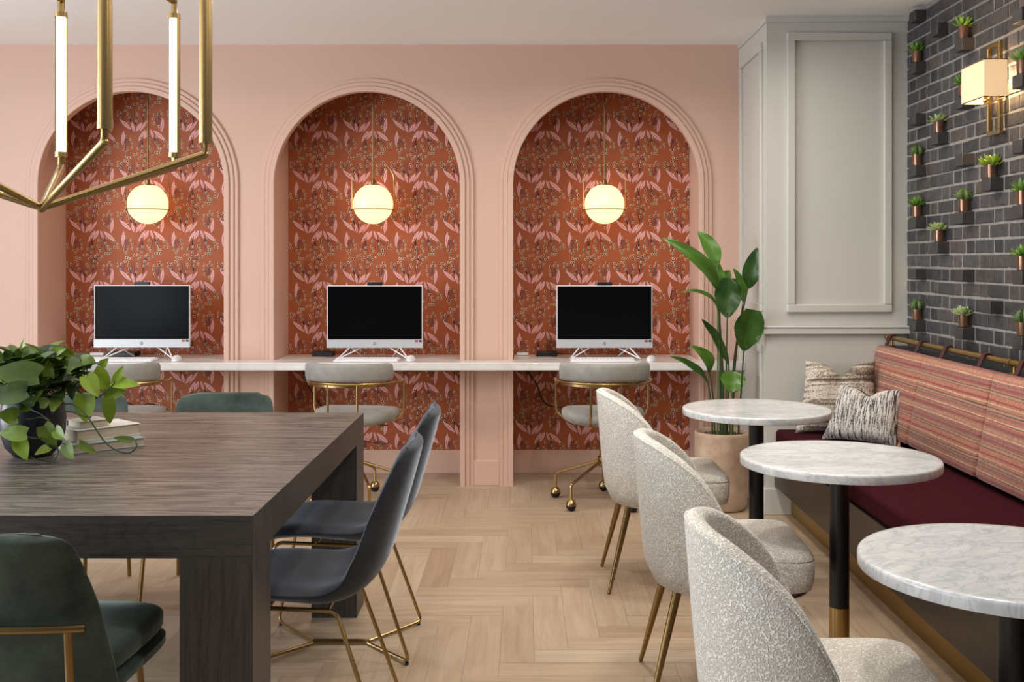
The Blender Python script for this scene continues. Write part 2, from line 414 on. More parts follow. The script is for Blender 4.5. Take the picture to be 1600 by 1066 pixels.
def wallpaper(a, b, x_ph, z_ph, name):
    K = .3214/838; mb = MB()
    mb.add([(a, DB, .15), (b, DB, .15), (b, DB, 2.64), (a, DB, 2.64)], [(0, 1, 2, 3)])
    def put(poly, m, off, tx, tz):
        q = [(tx+(x-800)*K, tz-(y-390)*K) for x, y in poly]
        q = clip(q, a+.0005, b-.0005, .151, 2.6)
        if q: mb.m = m; mb.add([(x, DB-off, z) for x, z in q], [tuple(range(len(q)))])
    def lens(p, q, hw, n=5):
        dx, dy = q[0]-p[0], q[1]-p[1]; L = sqrt(dx*dx+dy*dy); nx, ny = -dy/L, dx/L
        prof = [0, .62, .95, .97, .62, 0] if n == 5 else [0, 1, 1, 0]
        k = len(prof)-1
        s1 = [(p[0]+dx*i/k+nx*hw*w_, p[1]+dy*i/k+ny*hw*w_) for i, w_ in enumerate(prof)]
        s2 = [(p[0]+dx*i/k-nx*hw*w_, p[1]+dy*i/k-ny*hw*w_) for i, w_ in enumerate(prof)][1:-1]
        return s1+s2[::-1]
    ell = lambda c, rx, ry, n: [(c[0]+rx*cos(2*pi*i/n), c[1]+ry*sin(2*pi*i/n)) for i in range(n)]
    for i in range(-6, 7):
        tx = x_ph+i*.3214
        if tx+.1 < a-.35 or tx > b+.65: continue
        for j in range(-8, 5):
            tz = z_ph+j*.3225
            for c, ts in STEM:
                for t in ts: put(lens(c, t, 5, 3), 1, .0004, tx, tz)
            for p, q, hw in LEAF:
                put(lens((p[0]-3, p[1]+4), (q[0]-5, q[1]), hw+3), 1, .0005, tx, tz)
                put(lens(p, q, hw), 2, .0008, tx, tz)
                put(lens((p[0]*.9+q[0]*.1, p[1]*.9+q[1]*.1), (p[0]*.2+q[0]*.8, p[1]*.2+q[1]*.8), 4, 3), 3, .0011, tx, tz)
            for n_, c in enumerate(BERRY):
                put(ell(c, 18, 23, 8), 4, .0012, tx, tz)
                
                put(ell((c[0]+2, c[1]+1), 12, 17, 8), 1 if n_ % 4 == 0 else 5, .0016, tx, tz)
    return struct(mb.build(name, M_wp))
wallpaper(*N[0], -2.828, 1.861, 'wall_alcove_left')
wallpaper(*N[1], -.4344, 1.857, 'wall_alcove_middle')
wallpaper(*N[2], .0287, 1.857, 'wall_alcove_right')

# ------------------------------------------------------------------ greige column
mb = MB(); mb.box(XC, XR+.1, DC, DB+.1, 0, H)
struct(mb.build('wall_column', M_grey))
mb = MB()
def frame_y(x0, x1, z0, z1, y, w_, pr):      # picture-frame moulding on a face looking at -Y
    for X0, X1, Z0, Z1 in ((x0, x1, z1-w_, z1), (x0, x1, z0, z0+w_), (x0, x0+w_, z0+w_, z1-w_), (x1-w_, x1, z0+w_, z1-w_)):
        mb.box(X0, X1, y-pr, y+.001, Z0, Z1)
def frame_x(y0, y1, z0, z1, x, w_, pr):
    for Y0, Y1, Z0, Z1 in ((y0, y1, z1-w_, z1), (y0, y1, z0, z0+w_), (y0, y0+w_, z0+w_, z1-w_), (y1-w_, y1, z0+w_, z1-w_)):
        mb.box(x-pr, x+.001, Y0, Y1, Z0, Z1)
frame_y(1.397, 1.956, 1.083, 2.576, DC, .042, .022)
frame_x(5.735, 6.31, 1.083, 2.545, XC, .042, .016)
frame_x(5.735, 6.31, .24, .90, XC, .042, .016)
struct(mb.build('trim_4', M_grey, bevel=.004))
mb = MB()
mb.box(XC-.022, XR, DC-.028, DC-.0005, .967, 1.000); mb.box(XC-.022, XC-.0005, DC-.0004, DW-.001, .967, 1.000)
mb.box(XC-.028, XR, DC-.034, DC-.0005, 1.0005, 1.010); mb.box(XC-.028, XC-.0005, DC-.0004, DW-.001, 1.0005, 1.010)
struct(mb.build('trim_5', M_grey, bevel=.003))
mb = MB(); mb.box(XC-.008, XR, DC-.008, DC-.0005, H-.032, H-.0005); mb.box(XC-.008, XC-.0005, DC-.0004, DW-.001, H-.032, H-.0005)
struct(mb.build('trim_6', M_grey, bevel=.002))
mb = MB(); mb.box(XC-.015, 1.42, DC-.015, DC-.0005, .0005, .14); mb.box(XC-.015, XC-.0005, DC-.0004, DW-.001, .0005, .14)
struct(mb.build('baseboard_column', M_grey, bevel=.003))

# ------------------------------------------------------------------ brick wall
def brickmat():
    M = Mat('charcoal_brick'); at = M.n('ShaderNodeAttribute', _attribute_name='tone'); tc = M.n('ShaderNodeTexCoord')
    r = ramp(M, [(0, (50, 50, 53)), (.35, (66, 66, 69)), (.7, (78, 77, 80)), (.88, (76, 69, 66)), (1, (92, 84, 80))])
    nz = M.n('ShaderNodeTexNoise', Scale=38.0, Detail=6.0, Roughness=.7); M.l(tc.outputs['Object'], nz.inputs['Vector'])
    r2 = ramp(M, [(.3, (170, 168, 166)), (.6, (255, 255, 255))]); M.l(nz.outputs['Fac'], r2.inputs[0])
    mx = M.n('ShaderNodeMix'); mx.data_type = 'RGBA'; mx.blend_type = 'MULTIPLY'; mx.inputs[0].default_value = 1
    M.l(at.outputs['Color'], r.inputs[0]); M.l(r.outputs[0], mx.inputs[6]); M.l(r2.outputs[0], mx.inputs[7]); M.l(mx.outputs[2], M.b.inputs['Base Color'])
    bp = M.n('ShaderNodeBump', Strength=.6, Distance=.004); M.l(nz.outputs['Fac'], bp.inputs['Height']); M.l(bp.outputs[0], M.b.inputs['Normal'])
    M.b.inputs['Roughness'].default_value = .5
    return M.m
M_brick = brickmat()
M_brickd = noisy('black_brick', [(.3, (44, 42, 43)), (.7, (62, 59, 59))], nscale=30, rough=.5, bump=.4, bdist=.003)
M_mortar = noisy('grey_mortar', [(.3, (120, 116, 113)), (.7, (152, 148, 144))], nscale=60, rough=.9, bump=.4, bdist=.003)
CH, PER = .0662, .2888; Z0 = 1.052; D0 = 5.385
def jb(y, j):      # slight unevenness of the joints
    return .004*noise.noise(Vector((y*2.3, j*.7, 0)))+.0025*noise.noise(Vector((y*9, j*3.1, 4)))
mb = MB(); mb.m = 1; mb.c = .4; mb.box(XR-.0035, XR+.2, .3, DC+.02, 0, H)
mb.m = 0
for j in range(-14, 25):
    zt = Z0+j*CH; zb = zt-CH+.011
    off = 0 if j % 2 == 0 else PER/2
    for k in range(-3, 20):
        d = D0+off-k*PER
        for (a, b) in ((d, d+.084), (d+.097, d+PER-.013)):
            a += random.uniform(-.003, .003); b += random.uniform(-.003, .003)
            a, b = max(a, .3), min(b, DC-.002)
            if b-a < .01: continue
            mb.c = random.random()*.98+.01; fx = XR-random.uniform(.0060, .0095); ch = .0025
            zz = [zt+jb(a, j), zt+jb(b, j), zb+jb(a, j), zb+jb(b, j)]
            zz[0] = min(zz[0], H-.002); zz[1] = min(zz[1], H-.002)
            mb.add([(XR+.01, a, zz[2]), (XR+.01, b, zz[3]), (XR+.01, b, zz[1]), (XR+.01, a, zz[0]),
                    (fx+ch, a, zz[2]), (fx+ch, b, zz[3]), (fx+ch, b, zz[1]), (fx+ch, a, zz[0]),
                    (fx, a+ch, zz[2]+ch), (fx, b-ch, zz[3]+ch), (fx, b-ch, zz[1]-ch), (fx, a+ch, zz[0]-ch)],
                   [(4,5,1,0),(5,6,2,1),(6,7,3,2),(7,4,0,3),(8,9,5,4),(9,10,6,5),(10,11,7,6),(11,8,4,7),(11,10,9,8)])
wall_r = struct(mb.build('wall_right', [M_brick, M_mortar], ang=20))
# protruding headers: (column k, course j)
LEDGE = {'a': (0, 20), 'b': (2, 20), 'c': (4, 16), 'd': (2, 16), 'e': (1, 14), 'f': (0, 12), 'g': (3, 10), 'h': (2, 8), 'i': (4, 8), 'j': (0, 8), 'k': (1, 6),
         'l': (4, 4), 'm': (0, 0), 'n': (2, 0), 'o': (4, 0)}
BARE = [(0, 24), (1, 22), (4, 20), (0, 16), (2, 12), (4, 12), (0, 4), (2, 4), (3, 2)]
XP = 1.988
def ledge_pos(k, j): return D0-k*PER, Z0+j*CH
for (k, j) in list(LEDGE.values())+BARE+[(5, 6), (5, 14), (5, 10), (6, 4), (6, 8), (6, 16), (7, 10)]:
    d, z = ledge_pos(k, j); mb = MB(); z = min(z, H-.003)
    mb.box(XP, XR, d, d+.086, z-CH+.010, z)
    o = mb.build('protruding_brick', M_brickd, wall_r, bevel=.003)

# ------------------------------------------------------------------ succulents
M_copper = simple('copper_glass', (128, 96, 76), .2, metal=.7)
M_gravel = noisy('soil', [(.3, (58, 44, 34)), (.7, (110, 92, 74))], nscale=60, rough=.95, bump=.8, bdist=.004)
def greens(name, a, b, rough=.45, trans=.0):
    M = Mat(name); at = M.n('ShaderNodeAttribute', _attribute_name='tone'); tc = M.n('ShaderNodeTexCoord')
    nz = M.n('ShaderNodeTexNoise', Scale=14.0, Detail=3.0); M.l(tc.outputs['Object'], nz.inputs['Vector'])
    ma = M.n('ShaderNodeMath', _operation='MULTIPLY_ADD'); M.l(nz.outputs['Fac'], ma.inputs[0]); ma.inputs[1].default_value = .5
    sb = M.n('ShaderNodeMath', _operation='SUBTRACT'); M.l(at.outputs['Fac'], sb.inputs[0]); sb.inputs[1].default_value = .25; M.l(sb.outputs[0], ma.inputs[2])
    r = ramp(M, [(0, a), (1, b)]); M.l(ma.outputs[0], r.inputs[0]); M.l(r.outputs[0], M.b.inputs['Base Color'])
    M.b.inputs['Roughness'].default_value = rough
    if trans:
        tr = M.n('ShaderNodeBsdfTranslucent'); M.l(r.outputs[0], tr.inputs[0]); ms = M.n('ShaderNodeMixShader'); ms.inputs[0].default_value = trans
        M.l(M.b.outputs[0], ms.inputs[1]); M.l(tr.outputs[0], ms.inputs[2]); M.l(ms.outputs[0], M.t.nodes['Material Output'].inputs[0])
    return M.m
M_suc_l = greens('pale_succulent_green', (112, 138, 84), (186, 200, 140))
M_suc_y = greens('lime_succulent_green', (98, 132, 34), (176, 196, 74))
M_suc_g = greens('fresh_succulent_green', (56, 104, 30), (120, 160, 62))
M_suc_d = greens('cactus_green', (34, 62, 28), (86, 112, 48))
def fleshy(mb, base, tip, wd, th, up):
    base, tip, up = Vector(base), Vector(tip), Vector(up); ax = (tip-base); side = ax.cross(up).normalized(); nn = side.cross(ax).normalized()
    rings = []
    for t, w_ in ((0, .45), (.25, .8), (.55, 1), (.8, .75), (.95, .3), (1, .03)):
        c = base+ax*t+nn*(.12*ax.length*sin(pi*t)*-1)
        rings.append([c+side*(wd*w_*cos(a))+nn*(th*w_*sin(a)) for a in [2*pi*i/6 for i in range(6)]])
    mb.loft(rings)
def rosette(z, R, rows, wd, seed):
    rnd = random.Random(seed); mb = MB()
    for i, (el, n, l) in enumerate(rows):
        for k in range(n):
            a = 2*pi*(k+.5*(i % 2))/n+rnd.uniform(-.12, .12); e = radians(el+rnd.uniform(-7, 7)); L = R*l*rnd.uniform(.9, 1.1)
            mb.c = rnd.uniform(.25, .9); d = Vector((cos(a)*cos(e), sin(a)*cos(e), sin(e)))
            fleshy(mb, Vector((0, 0, z))+d*.004, Vector((0, 0, z))+d*L, wd, wd*.35, (0, 0, 1))
    return mb
def cactus(z, r, h, seed):
    mb = MB(); rings = []; rnd = random.Random(seed); n = 32; mb.c = .4
    for i in range(9):
        t = i/8; rr = r*(sin(pi*(.18+.80*t)))**.6; rings.append([(rr*(1+.13*cos(8*2*pi*j/n))*cos(2*pi*j/n), rr*(1+.13*cos(8*2*pi*j/n))*sin(2*pi*j/n), z+h*t) for j in range(n)])
    mb.loft(rings)
    for i in range(26):
        a = 2*pi*i/8; t = .2+.75*(i//8)/3; rr = r*(sin(pi*(.18+.8*t)))**.6*1.05; mb.c = .9
        p = Vector((rr*cos(a), rr*sin(a), z+h*t)); mb.tube([p, p+Vector((cos(a), sin(a), .4))*.009], [.0025, .0004], 5)
    return mb
def succulent(key, kind, label, seed):
    k, j = LEDGE[key]; d, z = ledge_pos(k, j); g = 'succulents on the brick wall ledges'
    t = thing('potted_succulent', label, 'plant', (2.013, d+.043, z), seed*1.1, g); t.scale = (1.18, 1.18, 1.18)
    mb = MB(); r, h = .0205, .050
    mb.lathe([(.016, 0), (r*.93, .002), (r, .02), (r*1.04, h), (r*.92, h), (r*.9, h-.006), (.002, h-.006)], n=20)
    mb.build('pot', M_copper, t)
    mb = MB(); mb.lathe([(r*.9, h-.010), (r*.9, h-.004), (.001, h-.002)], n=16); mb.build('soil', M_gravel, t)
    if kind == 'cactus': f = cactus(h-.006, .026, .048, seed); m = M_suc_d
    elif kind == 'pale': f = rosette(h, .048, [(12, 9, 1), (35, 9, .95), (58, 7, .8), (80, 4, .6)], .0085, seed); m = M_suc_l
    elif kind == 'lime': f = rosette(h, .054, [(10, 11, 1), (32, 11, 1), (55, 8, .85), (78, 5, .65)], .008, seed); m = M_suc_y
    else: f = rosette(h, .048, [(15, 8, 1), (40, 9, 1), (66, 6, .9)], .007, seed); m = M_suc_g
    f.build('succulent', m, t)
succulent('a', 'fresh', 'small green succulent in a copper pot on the highest ledge beside the grey column', 1)
succulent('b', 'fresh', 'bushy green succulent in a copper pot high above and left of the wall lamp', 2)
succulent('c', 'fresh', 'succulent in a copper pot on the ledge just right of the lamp shade', 3)
succulent('d', 'fresh', 'dim green succulent partly hidden behind the left side of the lamp shade', 4)
succulent('e', 'pale', 'pale rosette succulent left of the foot of the lamp bracket, second ledge column', 5)
succulent('f', 'cactus', 'small dark cactus beside the grey column, directly above the bright spiky rosette', 6)
succulent('g', 'lime', 'widest lime green rosette succulent directly beneath the brass lamp bracket', 7)
succulent('h', 'cactus', 'dark upright succulent in a copper pot below and left of the lime rosette', 8)
succulent('i', 'fresh', 'dark leafed succulent cut by the right edge at mid height of the brick wall', 9)
succulent('j', 'fresh', 'bright green spiky succulent beside the column, level with the wall middle', 10)
succulent('k', 'pale', 'silvery pale rosette succulent in the second ledge column at mid height of the wall', 11)
succulent('l', 'fresh', 'bright green succulent cut by the right edge above the bench back', 12)
succulent('m', 'cactus', 'dark little cactus lowest by the column, over the left end of the rail', 13)
succulent('n', 'pale', 'pale open rosette in a copper pot just above the brass rail', 14)
succulent('o', 'cactus', 'ribbed dark cactus at the right edge just above the bench rail', 15)

# ------------------------------------------------------------------ wall lamp
t = thing('wall_lamp', 'brass wall lamp with a cream box shade on the dark brick wall', 'lamp', (XR-.01, 4.545, 2.10))
mb = MB()
for z0_, z1_, y0_, y1_ in ((-.202, -.184, -.062, .062), (.177, .195, -.062, .062), (-.184, .177, -.062, -.044), (-.184, .177, .044, .062)):
    mb.box(-.03, -.012, y0_, y1_, z0_, z1_)
mb.box(-.014, .012, -.03, .03, -.02, .06)
mb.build('bracket', M_brass, t, bevel=.002)
shm = Mat('linen_lamp_shade'); shm.b.inputs['Base Color'].default_value = (*lin((236, 216, 180)), 1)
shm.b.inputs['Emission Color'].default_value = (*lin((255, 222, 172)), 1); shm.b.inputs['Emission Strength'].default_value = .30; shm.b.inputs['Roughness'].default_value = .9
tr_ = shm.n('ShaderNodeBsdfTranslucent'); tr_.inputs[0].default_value = (*lin((250, 226, 190)), 1); ms_ = shm.n('ShaderNodeMixShader'); ms_.inputs[0].default_value = .10
shm.l(shm.b.outputs[0], ms_.inputs[1]); shm.l(tr_.outputs[0], ms_.inputs[2]); shm.l(ms_.outputs[0], shm.t.nodes['Material Output'].inputs[0])
mb = MB()
X0, X1, Y0, Y1, ZB, ZT = -.128, -.032, -.145, .085, -.058, .098; th = .002
for b_ in ((X0, X0+th, Y0, Y1), (X0+th, X1, Y0, Y0+th), (X0+th, X1, Y1-th, Y1)): mb.box(*b_, ZB, ZT)
mb.build('lamp_shade', shm.m, t)
for z in (ZB, ZT):
    mb = MB(); mb.tube([(X0, Y0, z), (X1, Y0, z), (X1, Y1, z), (X0, Y1, z)], .002, 6, True); mb.build('shade_rim', M_brass, t)
mb = MB(); mb.tube(fillet([(-.02, -.02, .0), (-.06, -.02, -.055), (-.08, -.04, -.058), (-.08, -.04, -.02)], .02), .005, 8); mb.sphere((-.08, -.04, -.062), .009)
mb.build('arm', M_brass, t)
mb = MB(); mb.sphere((-.08, -.04, .02), .022); mb.build('bulb', simple('warm_bulb', (255, 230, 190), .4, emis=(255, 214, 160), es=420), t)

# ------------------------------------------------------------------ pendants
for (x, lb) in ((-2.36, 'glowing globe pendant lamp in the left arch behind the chandelier arms'), (-.952, 'glowing globe pendant lamp with brass hoop in the middle arch'),
                (.494, 'glowing globe pendant lamp with brass hoop in the right arch nearest the plant')):
    D = 6.6; t = thing('pendant_lamp', lb, 'lamp', (x, D, 1.714), 0, 'globe pendants in the arches')
    mb = MB(); mb.sphere((0, 0, 0), .124, 40, 24); mb.build('globe', M_globe, t)
    mb = MB(); mb.tube([(.131*cos(2*pi*i/48), .131*sin(2*pi*i/48), -.036) for i in range(48)], .0032, 8, True); mb.build('ring', M_brass_dark, t)
    mb = MB(); pts = [(-.131, 0, -.036), (-.131, 0, .14)]+[(-.131*cos(pi*i/24), 0, .14+.131*sin(pi*i/24)) for i in range(1, 24)]+[(.131, 0, .14), (.131, 0, -.036)]
    mb.tube(pts, .0025, 8); mb.sphere((-.131, 0, -.036), .006, 10, 6); mb.sphere((.131, 0, -.036), .006, 10, 6); mb.build('hoop', M_brass, t)
    mb = MB(); mb.lathe([(.042, .116), (.042, .122), (.014, .126), (.014, .15), (.0055, .155), (.0055, .9), (.04, .905), (.04, .916)], n=20); mb.build('rod', M_brass_dark, t)

# ------------------------------------------------------------------ chandelier
t = thing('chandelier', 'brass chandelier with radiating arms and glowing upright tubes above the dining table', 'lamp', (-1.485, 3.24, 1.517))
for z, r in ((0, .015), (.93, .02)): mb = MB(); mb.sphere((0, 0, z), r, 16, 10); mb.build('hub', M_brass, t)
mb = MB(); mb.tube([(0, 0, .93), (0, 0, H-1.517-.02)], .012, 12); mb.lathe([(.06, H-1.517-.022), (.06, H-1.517-.001)], n=24); mb.build('stem', M_brass, t)
for dx, dy, L in ((.485, .06, .485), (.31, -.29, .42), (-.155, .49, .51), (.238, .51, .56), (-.433, .25, .5), (-.48, -.14, .5), (-.16, -.47, .5)):
    p = Vector((dx, dy, 0)); od = p.normalized(); ez = .17
    a_ = MB(); a_.tube([(0, 0, 0), (dx, dy, ez), (dx, dy, .212)], .0105, 12); a_.sphere((dx, dy, ez), .011, 12, 8)
    a_.build('arm', M_brass, t)
    a_ = MB(); a_.tube([(0, 0, .93), (dx, dy, .93-ez), (dx, dy, .708)], .0105, 12); a_.sphere((dx, dy, .93-ez), .011, 12, 8); a_.build('arm', M_brass, t)
    c = MB(); n = 14; rings = []
    ang0 = atan2(dy, dx)-(.75 if abs(dy) < .1 else 0)
    for z in (.217, .703):
        ring = [(dx+.0205*cos(ang0+a), dy+.0205*sin(ang0+a), z) for a in [pi*.60*(-1+2*i/n) for i in range(n+1)]]
        ring += [(dx+.0175*cos(ang0+a), dy+.0175*sin(ang0+a), z) for a in [pi*.60*(1-2*i/n) for i in range(n+1)]]
        rings.append(ring)
    c.loft(rings); c.build('channel', M_brass, t, ang=50)
    for z in (.205, .698): c = MB(); c.lathe([(.0215, z), (.0215, z+.017)], (dx, dy, 0), 20); c.build('end_cap', M_brass, t)
    c = MB(); c.lathe([(.0165, .2225), (.0165, .6975)], (dx, dy, 0), 20); c.build('light_tube', M_led, t)

# ------------------------------------------------------------------ long white desk
mb = MB(); DF = 6.20; zt, zb_ = .760, .714
mb.box(-4.6, XC-.001, DF, DW-.035, zb_, zt)
for a, b in N: mb.box(a+.0045, b-.0045, DW-.036, DB-.003, zb_, zt)
tag(mb.build('built_in_desk', M_quartz, bevel=.003), 'long white desk slab running in front of the three arches', 'desk')

# ------------------------------------------------------------------ computers
M_red = simple('red_sticker', (170, 40, 60), .5); M_logo = simple('grey_logo', (110, 112, 118), .4)
def computer():
    t = thing('desktop_computer', 'x', 'computer', (0, 0, 0), 0, 'all-in-one computers on the desk')
    w2, zB, zC, zT = .2925, .0685, .119, .4495
    mb = MB(); mb.box(-w2, w2, 0, .018, zB, zT); mb.box(-w2+.03, w2-.03, .018, .034, zB+.03, zT-.05); mb.build('housing', M_white, t, bevel=.003)
    mb = MB(); mb.box(-w2+.0055, w2-.0055, -.0012, .002, zC, zT-.0055); mb.build('screen', M_screen, t, bevel=.0005)
    mb = MB(); mb.box(-w2-.001, w2+.001, -.004, .012, zB-.001, zC-.001); c = mb.build('lower_bar', M_silver, t, bevel=.0015)
    # round mark and stickers on the lower bar
    lg = MB(); lg.m = 0
    lg.T = Matrix.Translation((0, -.0042, (zB+zC)/2)) @ Matrix.Rotation(pi/2, 4, 'X')
    lg.lathe([(.0095, 0), (.0095, .0006)], n=24); lg.m = 1
    def bar(x0, x1, z0, z1): 
        lg.T = None; zc = (zB+zC)/2; lg.box(x0, x1, -.0056, -.0048, zc+z0, zc+z1)
    bar(-.0052, -.004, -.004, .006); bar(-.004, -.0012, .0012, .0024); bar(-.0024, -.0012, -.004, .0012)
    bar(.0008, .002, -.007, .0024); bar(.002, .005, .0012, .0024); bar(.0038, .005, -.004, .0012); bar(.002, .0038, -.004, -.0028)
    lg.build('maker_mark', [M_logo, M_white], c)
    mb = MB(); mb.box(.245, .264, -.0046, -.0038, zC-.016, zC-.004); mb.build('sticker', M_red, c)
    mb = MB(); mb.box(.270, .287, -.0046, -.0038, zC-.016, zC-.004); mb.build('sticker', M_blackp, c)
    mb = MB(); mb.box(-.046, .046, -.002, .014, zT-.001, zT+.019); mb.build('webcam', M_blackp, t, bevel=.002)
    for s in (-1, 1):
        mb = MB()
        mb.tube(fillet([(s*.15, .012, zB+.004), (s*.215, -.075, .0045), (s*.09, .03, zB-.004)], .012), .0042, 8)
        mb.tube([(s*.15, .012, zB+.004), (s*.095, .13, .0045)], .0042, 8)
        mb.build('stand', M_white, t)
    mb = MB(); mb.box(-.03, .05, .034, .06, zB+.0, zB+.03); mb.build('rear_socket_box', M_blackp, t, bevel=.003)
    return t
DM = 6.448
c0 = computer(); c0.location = (-.92, DM, zt); c0['label'] = 'white all-in-one computer with black screen on the desk in the middle arch'
dup(c0, (-2.342, DM, zt+.002), None, 'white all-in-one computer with bluish dark screen on the desk in the left arch')
dup(c0, (.4825, DM, zt-.004+.004), None, 'white all-in-one computer with black screen in the right arch beside the plant')
def keyboard():
    t = thing('keyboard', 'x', 'keyboard', (0, 0, 0), 0, 'white keyboards')
    mb = MB(); mb.hexa([(-.192, 0, .001), (.192, 0, .001), (.192, .118, .001), (-.192, .118, .001), (-.192, 0, .008), (.192, 0, .008), (.192, .118, .018), (-.192, .118, .018)]); mb.build('case', M_white, t, bevel=.003)
    mb = MB()
    for r in range(5):
        for k in range(17):
            x = -.184+k*.0217; y = .008+r*.0213; z = .008+y/.118*.010
            mb.box(x, x+.0186, y, y+.0182, z, z+.0035)
    mb.build('keys', simple('white_keys', (236, 236, 238), .45), t)
    return t
def mouse():
    t = thing('computer_mouse', 'x', 'mouse', (0, 0, 0), 0, 'white mice')
    mb = MB(); rings = []
    for i in range(9):
        u = i/8; f = sin(pi*(.06+.88*u))**.5; hh = .034*sin(pi*(.1+.75*(1-u)))**.8
        rings.append([(.031*f*cos(a), -.055+.11*u, .002+max(0, sin(a))*hh) for a in [pi*k/10 for k in range(11)]])
    mb.loft(rings, True); mb.build('shell', M_white, t, ang=60)
    mb = MB(); mb.T = Matrix.Translation((0, -.022, .0275)) @ Matrix.Rotation(pi/2, 4, 'Y'); mb.lathe([(.006, -.003), (.006, .003)], n=14); mb.build('scroll_wheel', M_silver, t)
    return t
k0 = keyboard(); k0.location = (-.945, 6.235, zt); k0['label'] = 'white keyboard in front of the middle arch computer'
dup(k0, (-2.40, 6.235, zt), None, 'white keyboard in front of the left arch computer, partly behind the chair')
dup(k0, (.46, 6.235, zt), None, 'white keyboard in front of the right arch computer')
m0 = mouse(); m0.location = (-.685, 6.31, zt); m0['label'] = 'white mouse right of the keyboard in the middle arch'
dup(m0, (-2.085, 6.315, zt), .15, 'white mouse on the desk in the left arch')
dup(m0, (.752, 6.31, zt), -.25, 'white mouse on the desk in the right arch nearest the plant')
for x0, x1, lb in ((-1.335, -1.205, 'black adapter box on the desk left of the middle computer'), (.07, .20, 'black adapter box on the desk left of the right-hand computer'),
               (-2.62, -2.44, 'black adapter box behind the legs of the left-hand computer')):
    mb = MB(); mb.box(x0, x1, 6.60, 6.70, zt+.001, zt+.030); o = mb.build('adapter_box', M_blackp, bevel=.004); tag(o, lb, 'adapter', 'black adapter boxes on the desk')
mb = MB(); mb.box(-.055, .02, 6.68, 6.72, zt+.001, zt+.018); tag(mb.build('power_plug', M_white, bevel=.004), 'small white power plug on the desk in the right arch', 'plug')
mb = MB(); mb.box(-2.75, -2.66, 6.66, 6.71, zt+.001, zt+.02); tag(mb.build('power_plug', M_white, bevel=.004), 'small white power plug on the desk in the left arch', 'plug')
M_cable = simple('black_cable', (14, 12, 14), .5)
def cable(pts, r, lb):
    mb = MB(); mb.tube(spline(pts, 8), r, 8); tag(mb.build('cable', M_cable), lb, 'cable')
cable([P(476, 577, 6.72), P(480, 600, 6.72), P(500, 632, 6.73), P(515, 655, 6.73), P(530, 678, 6.70), P(560, 688, 6.5), P(600, 694, 6.4), P(608, 690, 6.4)], .004, 'black cable hanging under the desk in the middle arch')
cable([P(822, 577, 6.72), P(838, 600, 6.72), P(850, 628, 6.70), P(870, 636, 6.6), P(900, 634, 6.6), P(930, 640, 6.6)], .004, 'black cable hanging under the desk in the right arch')
cable([P(190, 625, 6.7), P(205, 632, 6.7), P(220, 636, 6.65), P(235, 631, 6.65), P(262, 640, 6.7)], .004, 'black cable looping under the desk in the left arch')
cable([P(835, 556, 6.72), P(850, 551, 6.7), P(866, 552, 6.68), P(880, 553, 6.68)], .003, 'thin cable lying on the desk in the right arch')

# ------------------------------------------------------------------ upholstered shells
def pad_loft(mb, path, halfw, lift, thick, nv=14, ends=True):
    """a padded shell swept along a side profile; path = (x, z) inner surface, functions of 0..1"""
    pts = spline([(x, 0, z) for x, z in path], 7); n = len(pts)-1; rings = []
    def ring(i, sh=1.0, tk=1.0, push=0):
        a = pts[max(0, i-1)]; b = pts[min(n, i+1)]; tg = (b-a).normalized(); nn = Vector((-tg.z, 0, tg.x))  # to the back/underside
        t = i/n; hw = halfw(t)*sh; th = thick(t); out = []
        base = pts[i]+tg*push
        for k in range(nv+1):
            v = -1+2*k/nv; v = math.copysign(abs(v)**.8, v)
            off = -lift(t)*abs(v)**2.6 + th*.5*(1-tk)
            edge = th*.5*(abs(v)**10)
            out.append(base+Vector((0, v*hw, 0))+nn*(off+edge))
        for k in range(nv+1):
            v = 1-2*k/nv; v = math.copysign(abs(v)**.8, v)
            off = -lift(t)*abs(v)**2.6 + th - th*.5*(1-tk)
            edge = -th*.45*(abs(v)**8)
            out.append(base+Vector((0, v*hw, 0))+nn*(off+edge))
        return out
    rings.append(ring(0, .94, .25, -.012)); rings.append(ring(0, .985, .7, -.006))
    for i in range(n+1): rings.append(ring(i))
    rings.append(ring(n, .975, .7, .005)); rings.append(ring(n, .93, .25, .009))
    mb.loft(rings)

